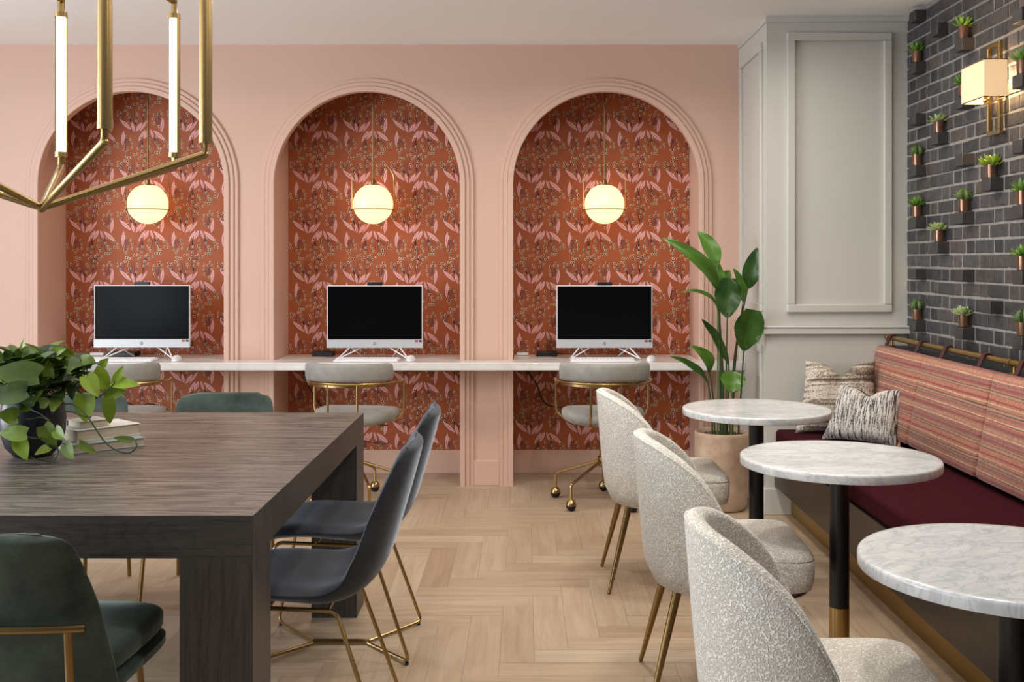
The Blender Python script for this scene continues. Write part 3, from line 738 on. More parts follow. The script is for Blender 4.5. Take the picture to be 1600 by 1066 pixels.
# ---- navy sled-base chairs (forward = +x)
def navy_chair():
    t = thing('dining_chair', 'x', 'chair', (0, 0, 0), 0, 'dark velvet dining chairs on the right side of the wooden table')
    mb = MB()
    path = [(.225, .447), (.17, .462), (.08, .466), (-.02, .456), (-.10, .450), (-.165, .470), (-.212, .530), (-.245, .620), (-.275, .710), (-.303, .790), (-.318, .832)]
    hw = lambda t: lerp_tab([(0, .205), (.12, .228), (.5, .235), (.62, .235), (.8, .212), (.93, .185), (1, .150)], t)
    lf = lambda t: lerp_tab([(0, .0), (.2, .008), (.42, .030), (.58, .055), (.72, .050), (.88, .032), (1, .016)], t)
    tk = lambda t: lerp_tab([(0, .045), (.4, .055), (.55, .058), (.8, .050), (1, .038)], t)
    pad_loft(mb, path, hw, lf, tk)
    mb.build('shell_seat', M_navy, t, ang=60, subsurf=1)
    mb = MB(); r = .0062
    for s in (-1, 1):
        loop = [(.095, s*.010, r), (.265, s*.205, r+.006), (.185, s*.185, .408), (-.135, s*.175, .392), (-.267, s*.205, r+.006), (-.10, s*.010, r)]
        mb.tube(fillet(loop, .028, 5), r, 9)
    for s in (-1, 1): mb.tube([(.097, s*.008, r+.003), (-.102, s*.008, r+.003)], r, 8)
    mb.tube([(.05, -.185, .403), (.05, .185, .403)], r, 8); mb.tube([(-.11, -.178, .392), (-.11, .178, .392)], r, 8)
    mb.build('sled_frame', M_brass, t)
    for x in (.255, -.257):
        for s in (-1, 1):
            mb = MB(); mb.lathe([(.007, 0), (.007, .010)], (x, s*.195, .0005), 12); mb.build('foot_glide', M_blackp, t)
    return t
nv = navy_chair(); nv.location = (-.655, 3.735, 0); nv.rotation_euler = (0, 0, pi); nv['label'] = 'dark grey-blue velvet chair on gold sled legs, the one farther from the camera'
dup(nv, (-.655, 3.075, 0), pi, 'dark grey-blue velvet chair on gold sled legs, the one nearer the camera')

# ---- green velvet chairs (forward = +x)
def green_chair():
    t = thing('dining_chair', 'x', 'chair', (0, 0, 0), 0, 'green velvet dining chairs')
    mb = MB()
    path = [(-.165, .40), (-.185, .45), (-.20, .52), (-.215, .60), (-.235, .68), (-.255, .745), (-.265, .784)]
    hw = lambda t: lerp_tab([(0, .262), (.25, .256), (.5, .236), (.7, .215), (.82, .205), (.9, .195), (.95, .183), (.98, .168), (1, .148)], t)
    lf = lambda t: lerp_tab([(0, .045), (.5, .045), (.85, .03), (1, .012)], t)
    pad_loft(mb, path, hw, lf, lambda t: .036, nv=18)
    mb.build('backrest', M_green, t, ang=60, subsurf=1)
    def slab(z0, z1, x0, x1, h0, h1, rnd=.5, ex=5):
        mb = MB(); rings = []
        for z, k in ((z0, .93), (z0+.006, .975), (z0+(z1-z0)*.3, 1), (z0+(z1-z0)*.75, 1), (z1-.006, .975), (z1, .92)):
            ring = []
            for i in range(48):
                a = 2*pi*i/48; ca, sa = cos(a), sin(a); u = math.copysign(abs(ca)**(2/ex), ca); v = math.copysign(abs(sa)**(2/ex), sa)
                x = (x0+x1)/2+(x1-x0)/2*u*k; hw_ = (h0+(h1-h0)*(u+1)/2)*k; ring.append((x, v*hw_, z))
            rings.append(ring)
        top = [( (x0+x1)/2+(p[0]-(x0+x1)/2)*.6, p[1]*.6, z1+.010) for p in rings[-1]]; rings.append(top)
        mb.loft(rings); return mb
    slab(.425, .482, -.17, .27, .225, .245).build('seat_cushion', M_green, t, ang=50)
    slab(.385, .424, -.19, .275, .235, .25).build('seat_shell', M_green, t, ang=50)
    mb = MB()
    arc = [(-.235-.03*cos(a*1.0), .225*sin(a)/sin(1.1), .585) for a in [-1.1+2.2*i/12 for i in range(13)]]
    mb.tube(arc, .0085, 10); mb.build('back_rail', M_brass_dark, t)
    for s in (-1, 1):
        mb = MB(); mb.tube(fillet([(-.252, s*.19, .585), (-.245, s*.195, .38), (-.26, s*.205, .006)], .03), .0085, 10); mb.build('leg', M_brass_dark, t)
        mb = MB(); mb.tube(fillet([(-.1, s*.17, .378), (.15, s*.19, .378), (.205, s*.205, .006)], .03), .0085, 10); mb.build('leg', M_brass_dark, t)
    return t
gc = green_chair(); gc.location = (-1.145, 2.455, 0); gc.rotation_euler = (0, 0, pi/2)
gc['label'] = 'dark green velvet chair with gold back rail, nearest, at the lower left corner'
dup(gc, (-1.286, 4.275, 0), -pi/2, 'green velvet chair behind the table, in front of the left pilaster')
dup(gc, (-1.90, 4.26, 0), -pi/2, 'green velvet chair behind the table, mostly hidden by the pothos and books')

# ------------------------------------------------------------------ dining table
t = thing('dining_table', 'large square dark oak dining table with thick block legs', 'table', (-1.490, 3.33, 0))
hx, hy = .850, .850
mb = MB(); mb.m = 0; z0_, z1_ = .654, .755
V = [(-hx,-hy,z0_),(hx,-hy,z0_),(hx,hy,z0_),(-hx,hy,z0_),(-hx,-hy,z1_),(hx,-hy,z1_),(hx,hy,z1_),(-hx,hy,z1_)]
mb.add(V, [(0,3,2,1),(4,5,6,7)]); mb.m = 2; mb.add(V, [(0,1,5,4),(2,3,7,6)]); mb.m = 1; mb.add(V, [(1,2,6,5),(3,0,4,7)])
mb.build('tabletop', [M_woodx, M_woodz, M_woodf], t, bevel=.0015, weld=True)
for sx in (-1, 1):
    for sy in (-1, 1):
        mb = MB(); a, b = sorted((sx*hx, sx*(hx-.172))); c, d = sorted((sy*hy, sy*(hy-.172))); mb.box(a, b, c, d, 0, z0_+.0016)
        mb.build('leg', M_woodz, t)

# ------------------------------------------------------------------ books
M_cov = [simple('pale_cover', (206, 204, 196), .5), simple('blue_grey_cover', (150, 160, 166), .5), simple('grey_cover', (168, 166, 158), .5)]
M_pages = noisy('book_pages', [(.3, (176, 160, 138)), (.7, (206, 192, 170))], scale=(1, 1, 60), nscale=12, rough=.9)
def book(loc, rz, L, W_, T_, cov, lb):
    t = thing('book', lb, 'book', loc, rz, 'books on the dining table')
    mb = MB(); mb.box(0, L, 0, W_, .0, .0025); mb.box(0, L, 0, W_, T_-.0025, T_); mb.box(0, L, W_-.003, W_, .0025, T_-.0025); mb.build('cover', cov, t, bevel=.0008)
    mb = MB(); mb.box(.004, L-.004, .004, W_-.0032, .0026, T_-.0026); mb.build('pages', M_pages, t)
book((-1.405, 3.262, .7555), radians(42), .235, .165, .028, M_cov[1], 'blue-grey covered book lying at the bottom of the stack')
book((-1.408, 3.313, .7840), radians(49), .215, .150, .037, M_cov[0], 'pale covered book on top of the blue-grey one beside the pothos')
book((-1.412, 3.345, .8215), radians(49), .10, .09, .022, M_cov[2], 'small grey book on the stack, close behind the dark pot')

# ------------------------------------------------------------------ leaves
def leaf(mb, base, tip, hw, face=(0, -1, .3), fold=.25, sag=0., heart=False, n=9, tone=.5, wave=0, curl=0, blunt=0, rib=0, mid=None):
    base, tip = Vector(base), Vector(tip); ax = tip-base; L = ax.length; f = Vector(face).normalized()
    side = ax.cross(f).normalized(); nn = side.cross(ax).normalized(); mb.c = tone
    rows = []
    m = 6
    for i in range(n+1):
        t = i/n
        if heart: w_ = (sin(pi*min(1, t*.92+.08)**.62))**.8 if t < 1 else .02
        elif blunt: w_ = (sin(pi*(t*.90+.012)**1.12))**.62
        else: w_ = (sin(pi*(t*.97+.015)**.85))**.75
        c = base+ax*t+nn*(sag*L*4*t*(1-t))+nn*(-curl*L*t*t)
        if mid: c = c+(Vector(mid)-(base+tip)*.5)*(2*2*t*(1-t))*.5*1.6
        row = []
        for k in range(m+1):
            v = -1+2*k/m
            back = (.10*L*(abs(v))*max(0, 1-t*5)) if heart else 0
            row.append(c+side*(hw*w_*v*cos(fold))+nn*(hw*w_*abs(v)*sin(fold)+wave*hw*sin(t*14+v*3)*abs(v))-ax.normalized()*back)
        rows.append(row)
    th = .0007; vs = [p for r in rows for p in r]; K = m+1; fs = []
    for i in range(n):
        for k in range(m): fs.append((i*K+k, i*K+k+1, (i+1)*K+k+1, (i+1)*K+k))
    o = len(vs); vs2 = [p-nn*th for p in vs]; fs2 = [tuple(a+o for a in q[::-1]) for q in fs]
    rim = [k for k in range(K)]+[i*K+m for i in range(1, n+1)]+[n*K+k for k in range(m-1, -1, -1)]+[i*K for i in range(n-1, 0, -1)]
    fs3 = [(rim[i], rim[(i+1) % len(rim)]+0, rim[(i+1) % len(rim)]+o, rim[i]+o) for i in range(len(rim))]
    mb.add(vs+vs2, fs+fs2+[q[::-1] for q in fs3])
    if rib:
        mb.c = min(1, tone+.35); mb.tube([r[m//2]+nn*rib*.3 for r in rows], [rib*(1-.7*i/n) for i in range(n+1)], 5)
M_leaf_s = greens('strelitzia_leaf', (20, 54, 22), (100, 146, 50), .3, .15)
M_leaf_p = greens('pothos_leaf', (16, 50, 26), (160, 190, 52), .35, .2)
M_stem = simple('leaf_stalk', (88, 116, 60), .5)
M_stemd = simple('dark_leaf_stalk', (52, 66, 34), .5)

# ------------------------------------------------------------------ bird of paradise plant
def floorplant():
    D = 5.80; X = 1.078
    t = thing('potted_floor_plant', 'tall green broad-leafed plant in a round tan planter between desk and grey column', 'plant', (X, D, 0))
    mb = MB(); mb.lathe([(.105, .001), (.122, .004), (.137, .03), (.146, .12), (.150, .25), (.149, .40), (.1485, .418), (.144, .424), (.137, .418), (.135, .39), (.002, .389)], n=48)
    mb.build('planter', noisy('tan_clay', [(.3, (150, 124, 102)), (.5, (182, 156, 132)), (.7, (206, 186, 166))], nscale=6, detail=8, rough=.75), t, ang=50)
    mb = MB(); rnd = random.Random(5)
    mb.lathe([(.134, .39), (.134, .396), (.08, .402), (.001, .404)], n=32)
    for i in range(60):
        a = rnd.random()*6.28; r = rnd.random()**.5*.125; mb.sphere((r*cos(a), r*sin(a), .402), rnd.uniform(.005, .011), 6, 4, .6)
    mb.build('soil', M_gravel, t)
    Z = lambda x, y, dd: P(1000+x/3.552, 330+y/3.552, D+dd)-Vector((X, D, 0))
    # base px, tip px, depth at base, at tip, half width m, face, fold, tone, sag, curl
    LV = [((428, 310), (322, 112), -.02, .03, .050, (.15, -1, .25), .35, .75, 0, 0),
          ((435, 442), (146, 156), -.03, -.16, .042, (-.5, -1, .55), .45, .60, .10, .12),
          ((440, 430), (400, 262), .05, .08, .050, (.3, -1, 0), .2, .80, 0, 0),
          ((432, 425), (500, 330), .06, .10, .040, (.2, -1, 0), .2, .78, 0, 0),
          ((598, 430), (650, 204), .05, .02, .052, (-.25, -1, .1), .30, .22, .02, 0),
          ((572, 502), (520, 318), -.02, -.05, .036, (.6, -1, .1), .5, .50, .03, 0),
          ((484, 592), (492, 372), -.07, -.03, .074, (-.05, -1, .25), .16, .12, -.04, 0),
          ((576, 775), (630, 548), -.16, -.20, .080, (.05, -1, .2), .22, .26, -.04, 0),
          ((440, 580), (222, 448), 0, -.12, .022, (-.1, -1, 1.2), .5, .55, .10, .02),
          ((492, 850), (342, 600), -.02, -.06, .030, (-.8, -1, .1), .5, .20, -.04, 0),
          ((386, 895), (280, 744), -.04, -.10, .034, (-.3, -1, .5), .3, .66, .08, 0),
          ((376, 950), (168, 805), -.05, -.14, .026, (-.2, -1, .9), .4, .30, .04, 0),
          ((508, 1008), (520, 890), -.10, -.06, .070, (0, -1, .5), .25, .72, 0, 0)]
    feet = [(430, 3), (445, -2), (452, 2), (460, 5), (500, 4), (512, 0), (474, -4), (545, -3), (466, 2), (484, 4), (415, -5), (402, -3), (506, -8)]
    MID = {1: (322, 262), 8: (352, 478), 9: (425, 690), 10: (372, 800), 11: (290, 868), 7: (600, 660), 0: (392, 200)}
    for q_, ((b, tp, d0, d1, hw, fc, fo, tn, sg, cu), (fx, fd)) in enumerate(zip(LV, feet)):
        md = Z(*MID[q_], (d0+d1)/2) if q_ in MID else None
        mb = MB(); leaf(mb, Z(*b, d0), Z(*tp, d1), hw, fc, fo, sg, False, 16, tn+1e-4, .09, cu, 1 if hw > .068 else 0, .0018, md); mb.build('leaf', M_leaf_s, t, ang=70)
        mb = MB(); foot = Z(fx, 1240, fd*.008); foot.z = .395; bb = Z(*b, d0); mid = (foot*.45+bb*.55)+Vector(((foot.x-bb.x)*.28, 0, 0))
        tipv = Z(*tp, d1); end = bb+(tipv-bb)*.05
        pts = spline([foot, mid, bb, end], 6); n = len(pts)
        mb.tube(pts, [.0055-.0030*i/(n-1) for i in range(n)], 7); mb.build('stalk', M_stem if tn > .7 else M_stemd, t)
floorplant()

# ------------------------------------------------------------------ pothos on the table
def pothos():
    D = 3.25; X = -1.515; ZT = .7555
    t = thing('potted_pothos', 'trailing green pothos in a dark round bowl on the dining table', 'plant', (X, D, ZT))
    mb = MB(); mb.lathe([(.04, .0), (.055, .002), (.080, .03), (.093, .075), (.095, .115), (.089, .160), (.083, .178), (.078, .176), (.080, .15), (.002, .149)], n=40)
    mb.build('bowl', simple('dark_navy_glaze', (30, 32, 44), .35), t, ang=50)
    mb = MB(); mb.lathe([(.081, .15), (.08, .156), (.001, .160)], n=24); mb.build('soil', M_gravel, t)
    Z = lambda x, y, dd=0: P(x/4.845, 520+y/4.845, D+dd)-Vector((X, D, ZT))
    mb = MB(); vb = MB(); rnd = random.Random(11)
    # near, hand-placed leaves: base, tip, half width (in the photo's units /4.845/515), depth, tone: own leaf variation with lit and shaded look put in
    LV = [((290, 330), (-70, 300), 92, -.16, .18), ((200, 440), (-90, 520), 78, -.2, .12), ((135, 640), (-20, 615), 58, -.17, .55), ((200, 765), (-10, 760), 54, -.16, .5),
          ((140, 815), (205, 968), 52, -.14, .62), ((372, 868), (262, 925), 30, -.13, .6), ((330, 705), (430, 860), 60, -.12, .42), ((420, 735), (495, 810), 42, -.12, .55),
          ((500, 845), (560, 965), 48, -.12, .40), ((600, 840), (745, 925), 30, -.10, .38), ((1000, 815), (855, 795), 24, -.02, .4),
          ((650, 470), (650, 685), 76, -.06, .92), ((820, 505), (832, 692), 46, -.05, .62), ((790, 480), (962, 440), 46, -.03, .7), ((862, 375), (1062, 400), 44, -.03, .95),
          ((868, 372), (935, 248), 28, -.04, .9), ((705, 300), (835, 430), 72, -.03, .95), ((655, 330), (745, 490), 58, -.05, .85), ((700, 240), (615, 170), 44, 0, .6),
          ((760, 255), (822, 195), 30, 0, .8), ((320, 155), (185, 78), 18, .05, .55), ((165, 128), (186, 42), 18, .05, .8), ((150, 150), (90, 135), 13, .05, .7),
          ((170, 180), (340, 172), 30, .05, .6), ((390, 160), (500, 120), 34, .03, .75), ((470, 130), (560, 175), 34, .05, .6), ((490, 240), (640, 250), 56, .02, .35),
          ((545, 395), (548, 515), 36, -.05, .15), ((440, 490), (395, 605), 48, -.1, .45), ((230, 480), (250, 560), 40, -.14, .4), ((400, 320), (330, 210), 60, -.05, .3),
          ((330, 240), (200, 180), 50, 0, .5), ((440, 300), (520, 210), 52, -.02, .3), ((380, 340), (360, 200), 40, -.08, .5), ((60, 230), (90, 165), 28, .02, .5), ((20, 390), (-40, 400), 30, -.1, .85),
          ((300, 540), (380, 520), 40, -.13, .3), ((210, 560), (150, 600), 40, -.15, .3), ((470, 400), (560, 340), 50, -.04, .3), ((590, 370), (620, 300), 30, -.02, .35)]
    core = Vector((0, 0, .19))
    for (b, tp, hw, dd, tn) in LV:
        B = Z(*b, dd); T_ = Z(*tp, dd+rnd.uniform(-.03, .02)); 
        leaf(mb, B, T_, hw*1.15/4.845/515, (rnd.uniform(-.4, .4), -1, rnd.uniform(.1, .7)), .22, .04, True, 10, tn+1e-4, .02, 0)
        if b[0] < 640 and b[1] < 700: vb.tube(spline([core*.9, (core+B)*.5+Vector((0, 0, .03)), B], 5), .0018, 6)
    for i in range(120):          # inner crown
        a = rnd.uniform(0, 2*pi); e = rnd.uniform(-.1, 1.3); R = rnd.uniform(.07, .17)
        dv = Vector((cos(a)*cos(e)*1.15, sin(a)*cos(e), sin(e)*.75)); B = core+dv*R; T_ = B+(dv+Vector((rnd.uniform(-.6, .6), rnd.uniform(-.6, .6), rnd.uniform(-.5, .3))))*rnd.uniform(.045, .075)
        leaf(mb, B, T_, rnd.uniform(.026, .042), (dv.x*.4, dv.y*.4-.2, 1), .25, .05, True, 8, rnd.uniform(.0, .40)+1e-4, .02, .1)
        vb.tube([core*.85, (core+B)*.5+Vector((0, 0, .01)), B], .0015, 5)
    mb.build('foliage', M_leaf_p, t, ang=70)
    vb.tube(spline([Z(300, 470, -.05), Z(455, 535, -.10), Z(560, 545, -.11), Z(650, 620, -.12), Z(720, 720, -.12), Z(790, 820, -.12), Z(870, 885, -.12), Z(970, 912, -.12), Z(1030, 870, -.11), Z(1022, 820, -.10), Z(950, 790, -.07)], 6), .0026, 7)
    vb.tube(spline([Z(450, 600, -.08), Z(540, 600, -.1), Z(640, 635, -.11), Z(690, 640, -.10)], 5), .0022, 6)
    vb.tube(spline([Z(560, 400, -.03), Z(620, 460, -.05), Z(700, 500, -.06), Z(790, 460, -.05), Z(850, 400, -.04), Z(868, 372, -.04)], 5), .0022, 6)
    vb.tube(spline([Z(700, 300, -.03), Z(660, 300, -.03), Z(620, 350, -.03), Z(600, 420, -.03), Z(500, 470, -.03)], 5), .002, 6)
    vb.tube(spline([Z(700, 240, 0), Z(660, 270, 0), Z(655, 330, -.03), Z(560, 400, -.03)], 5), .002, 6)
    vb.tube(spline([Z(130, 645, -.16), Z(230, 655, -.15), Z(310, 640, -.14), Z(380, 670, -.13), Z(300, 610, -.12), Z(240, 580, -.1), Z(260, 520, -.05)], 5), .002, 6)
    vb.tube(spline([Z(200, 785, -.15), Z(260, 800, -.14), Z(320, 795, -.13)], 5), .002, 6)
    vb.tube(spline([Z(230, 940, -.13), Z(300, 965, -.125), Z(390, 970, -.12), Z(440, 910, -.12), Z(430, 860, -.12)], 5), .002, 6)
    vb.tube(spline([Z(330, 800, -.13), Z(370, 855, -.13), Z(440, 870, -.12)], 5), .002, 6)
    vb.build('vines', M_stemd, t)
pothos()

# ------------------------------------------------------------------ desk chairs (forward = +y)
def desk_chair():
    t = thing('desk_chair', 'x', 'chair', (0, 0, 0), 0, 'grey velvet swivel chairs at the desk')
    R = .27; span = radians(60)
    mb = MB(); rings = []; n = 24
    for i in range(-1, n+2):
        u = min(max(i, 0), n); a = -pi/2+span*(-1+2*u/n); k = 1 if 0 <= i <= n else .45
        if i in (0, n): k = .85
        if i == -1: a -= .05
        if i == n+1: a += .05
        ring = []
        for q in range(16):
            b = 2*pi*q/16; cb, sb = cos(b), sin(b)
            rr = R-.004+.027*k*math.copysign(abs(cb)**.6, cb); zz = .752+.050*(.55+.45*k)*math.copysign(abs(sb)**.55, sb)
            ring.append((rr*cos(a), rr*sin(a), zz))
        rings.append(ring)
    mb.loft(rings); mb.build('back_pad', M_greyv, t, ang=60)
    mb = MB()
    arc = [(.272*cos(a), .272*sin(a), .693) for a in [-pi/2+radians(84)*(-1+2*i/28) for i in range(29)]]
    L = [(-.262, .05, .693), (-.262, .06, .50), (-.20, .03, .46), (0, 0, .445)]
    mb.tube(fillet(arc+[( .262, .05, .693), (.262, .05, .50), (.20, .03, .46), (.05, 0, .445)], .035), .0075, 9)
    mb.tube(fillet([arc[0], (-.262, .05, .693), (-.262, .05, .50), (-.20, .03, .46), (-.05, 0, .445)], .035), .0075, 9)
    # flat band under the pad
    rings = []
    for i in range(25):
        a = -pi/2+span*1.02*(-1+2*i/24); rings.append([((R+r_)*cos(a), (R+r_)*sin(a), z) for r_, z in ((-.028, .678), (.004, .674), (.004, .690), (-.028, .694))])
    mb.loft(rings)
    for dx in (-.082, .082): mb.tube(fillet([(dx, -.257, .69), (dx, -.257, .49), (dx, -.19, .452), (dx*.6, -.03, .448)], .035), .0068, 9)
    mb.build('arm_frame', M_brass, t)
    mb = MB(); rings = []
    for z, k in ((.448, .80), (.455, .93), (.472, .99), (.492, 1.0), (.508, .975), (.518, .9), (.524, .6), (.525, .02)):
        rings.append([(.232*k*math.copysign(abs(cos(a))**.85, cos(a)), .225*k*math.copysign(abs(sin(a))**.85, sin(a))+.01, z+.016*abs(cos(a))**3*k) for a in [2*pi*i/40 for i in range(40)]])
    mb.loft(rings); mb.build('seat', M_greyv, t, ang=60)
    mb = MB(); mb.lathe([(.05, .446), (.05, .436), (.018, .43), (.018, .26), (.028, .258), (.028, .205), (.02, .20)], n=20)
    mb.tube([(.02, 0, .437), (.17, .04, .43)], .004, 8); mb.build('column', M_brass_dark, t)
    for k in range(5):
        a = radians(157+72*k); c, s = cos(a), sin(a); r = .285
        mb = MB(); mb.tube(fillet([(.02*c, .02*s, .232), (.262*c, .262*s, .150), (r*c, r*s, .138), (r*c, r*s, .058)], .03), .0085, 9); leg = mb.build('leg', M_brass, t)
        mb = MB(); mb.sphere((r*c, r*s, .028), .0275, 18, 12); mb.build('caster', M_rubber, leg)
        mb = MB(); mb.lathe([(.012, .062), (.024, .052), (.0285, .036), (.0285, .030), (.02, .030)], (r*c, r*s, 0), 18); mb.build('caster_cap', M_brass, leg)
    return t
dc = desk_chair(); dc.location = (.435, 5.945, 0); dc.rotation_euler = (0, 0, 0); dc['label'] = 'grey velvet swivel chair with brass frame at the right-hand computer'
dup(dc, (-.950, 5.94, 0), radians(-8), 'grey velvet swivel chair with brass frame at the middle computer')
dup(dc, (-2.27, 5.94, 0), radians(4), 'grey velvet swivel chair at the left-hand computer, mostly behind the pothos')

# ------------------------------------------------------------------ boucle chairs (forward = +x)
def boucle_chair():
    t = thing('boucle_chair', 'x', 'chair', (0, 0, 0), 0, 'cream boucle chairs at the marble tables')
    RIM = [(0, .812), (20, .809), (40, .793), (60, .755), (77, .695), (86, .63), (92, .57), (100, .50)]
    PM = 100; n = 44; rings = []; zb0 = .345
    for i in range(n+1):
        ph = -PM+2*PM*i/n; f = radians(ph); zr = lerp_tab(RIM, abs(ph))
        # smooth
        zr = sum(lerp_tab(RIM, min(PM, abs(ph+q))) for q in (-6, -3, 0, 3, 6))/5
        def pt(z, inset):
            kx = lerp_tab([(.33, .60), (.345, .74), (.37, .82), (.42, .87), (.6, .935), (.82, 1.0)], z); ky = lerp_tab([(.33, .74), (.345, .86), (.37, .93), (.42, .975), (.6, 1.0), (.82, .94)], z)
            a = .262*kx-inset; b = .258*ky-inset; sx = cos(f)
            ex = .92
            x = -a*math.copysign(abs(cos(f))**ex, cos(f)); 
            if cos(f) < 0: x = -a*cos(f)*.72
            y = b*math.copysign(abs(sin(f))**ex, sin(f))
            return (x+.0, y, z)
        ring = [(0, 0, .352), pt(.338, .06), pt(.338, .02), pt(.348, 0)]
        for q in range(1, 9): ring.append(pt(zb0+(zr-.02-zb0)*q/8, 0))
        th = .046
        for q in range(1, 6):
            a = pi*q/6; ring.append(pt(zr-.02+.020*sin(a), th/2-th/2*cos(a)))
        for q in range(0, 7): ring.append(pt((zr-.02)+(.42-(zr-.02))*q/6, th))
        ring.append((0, 0, .42)); rings.append(ring)
    mb = MB(); mb.loft(rings, True, True); mb.build('backrest', M_boucle, t, ang=70)
    mb = MB(); mb.tube([r_[15+0] if False else r_[12] for r_ in rings], .0032, 6); mb.build('piping', M_boucle, t)
    mb = MB(); ex = 5; rings = []
    def ringz(z, k, dx=0):
        r_ = []
        for i in range(56):
            a = 2*pi*i/56; ca, sa = cos(a), sin(a); u = math.copysign(abs(ca)**(2/6.5), ca); v = math.copysign(abs(sa)**(2/6.5), sa)
            r_.append((.045+.232*u*k, v*(.226+.022*u)*k, z))
        return r_
    for z, k in ((.362, .90), (.370, .965), (.40, .995), (.445, 1.0), (.4555, .995), (.459, .975), (.462, .99), (.470, .97), (.4785, .94), (.4835, .85), (.486, .5)): rings.append(ringz(z, k))
    mb.loft(rings); mb.build('seat', M_boucle, t, ang=60)
    for (x, fx, sy) in ((-.135, -.222, 1), (-.135, -.222, -1), (.15, .205, 1), (.15, .205, -1)):
        mb = MB(); a = Vector((x, sy*.145, .352)); b = Vector((fx, sy*.197, .006)); mb.tube([a, a+(b-a)*.5, b], [.0145, .0115, .0072], 14)
        mb.sphere(b+Vector((0, 0, .002)), .0085, 12, 8, .8); mb.build('leg', M_brass_dark, t)
    return t
bc = boucle_chair(); bc.location = (.562, 4.49, 0); bc['label'] = 'cream boucle chair with brass legs farthest from the camera, nearest the planter'
dup(bc, (.605, 3.365, 0), radians(-2), 'cream boucle chair with brass legs at the middle marble table')
dup(bc, (.60, 2.24, 0), radians(-4), 'cream boucle chair nearest the camera, cut by the bottom of the frame')

# ------------------------------------------------------------------ marble cafe tables
def cafe_table():
    t = thing('cafe_table', 'x', 'table', (0, 0, 0), 0, 'round marble tables along the bench')
    mb = MB(); R = .306; mb.lathe([(R-.006, .712), (R-.001, .714), (R, .718), (R, .734), (R-.001, .738), (R-.004, .7402), (R-.0045, .7405), (R-.02, .7405), (.05, .7405), (.001, .7405)], n=96); mb.build('tabletop', M_marble, t, ang=40)
    mb = MB(); mb.lathe([(.09, .7055), (.09, .7115)], n=32); mb.lathe([(.0305, .27), (.0305, .706)], n=32); mb.build('post', M_black, t)
    mb = MB(); mb.lathe([(.031, .016), (.031, .27)], n=32); mb.build('post_sleeve', M_brass, t)
    mb = MB(); mb.lathe([(.205, .001), (.21, .004), (.21, .010), (.2, .014), (.04, .017), (.031, .02)], n=64); mb.build('base', M_black, t)
    return t
ct = cafe_table(); ct.location = (.965, 4.415, 0); ct['label'] = 'round white marble table farthest away, in front of the planter and pillows'
dup(ct, (.985, 3.315, 0), None, 'round white marble table in the middle of the three along the bench')
dup(ct, (1.000, 2.165, 0), .6, 'round veined marble table nearest the camera, cut by the right edge')

# ------------------------------------------------------------------ bench
t = thing('banquette_bench', 'long wall bench with maroon seat, striped back cushions, bronze front and brass rail', 'bench', (1.7, 3.6, 0))
O = Vector((-1.7, -3.6, 0)); TB = Matrix.Translation(O)
ya, yb = 1.0, DC-.003
def bb(): m_ = MB(); m_.T = TB; return m_
M_bronze = noisy('dark_bronze_panel', [(.3, (48, 42, 37)), (.7, (62, 55, 49))], nscale=3, rough=.35, metal=.3)
M_dgreen = simple('dark_green_leather', (26, 32, 29), .45)
M_kick = noisy('brass_kick_panel', [(.3, (146, 116, 58)), (.7, (164, 134, 74))], scale=(1, .4, 1), nscale=5, rough=.34, metal=.85)
m_ = bb(); m_.box(1.332, 1.352, ya, yb, .153, .362); m_.box(1.352, 2.035, ya, yb, .153, .170); m_.build('front_panel', M_bronze, t, bevel=.002)
for y0_, y1_ in ((1.0, 2.06), (2.0605, 3.55), (3.5505, yb)):
    m_ = bb(); m_.box(1.418, 1.43, y0_, y1_, .0005, .1525); m_.build('kick_panel', M_kick, t)
m_ = bb(); m_.box(1.352, 2.035, ya, yb, .33, .362); m_.build('seat_board', M_dgreen, t)
m_ = bb(); m_.box(1.334, 1.862, ya, yb-.002, .3635, .460); m_.build('seat_cushion', M_maroon, t, bevel=.022, seg=4)
m_ = bb()
m_.hexa([(1.868, ya, .362), (2.036, ya, .362), (2.036, yb, .362), (1.868, yb, .362), (1.925, ya, .905), (2.036, ya, .905), (2.036, yb, .905), (1.925, yb, .905)])
m_.build('back_board', M_dgreen, t, bevel=.004)

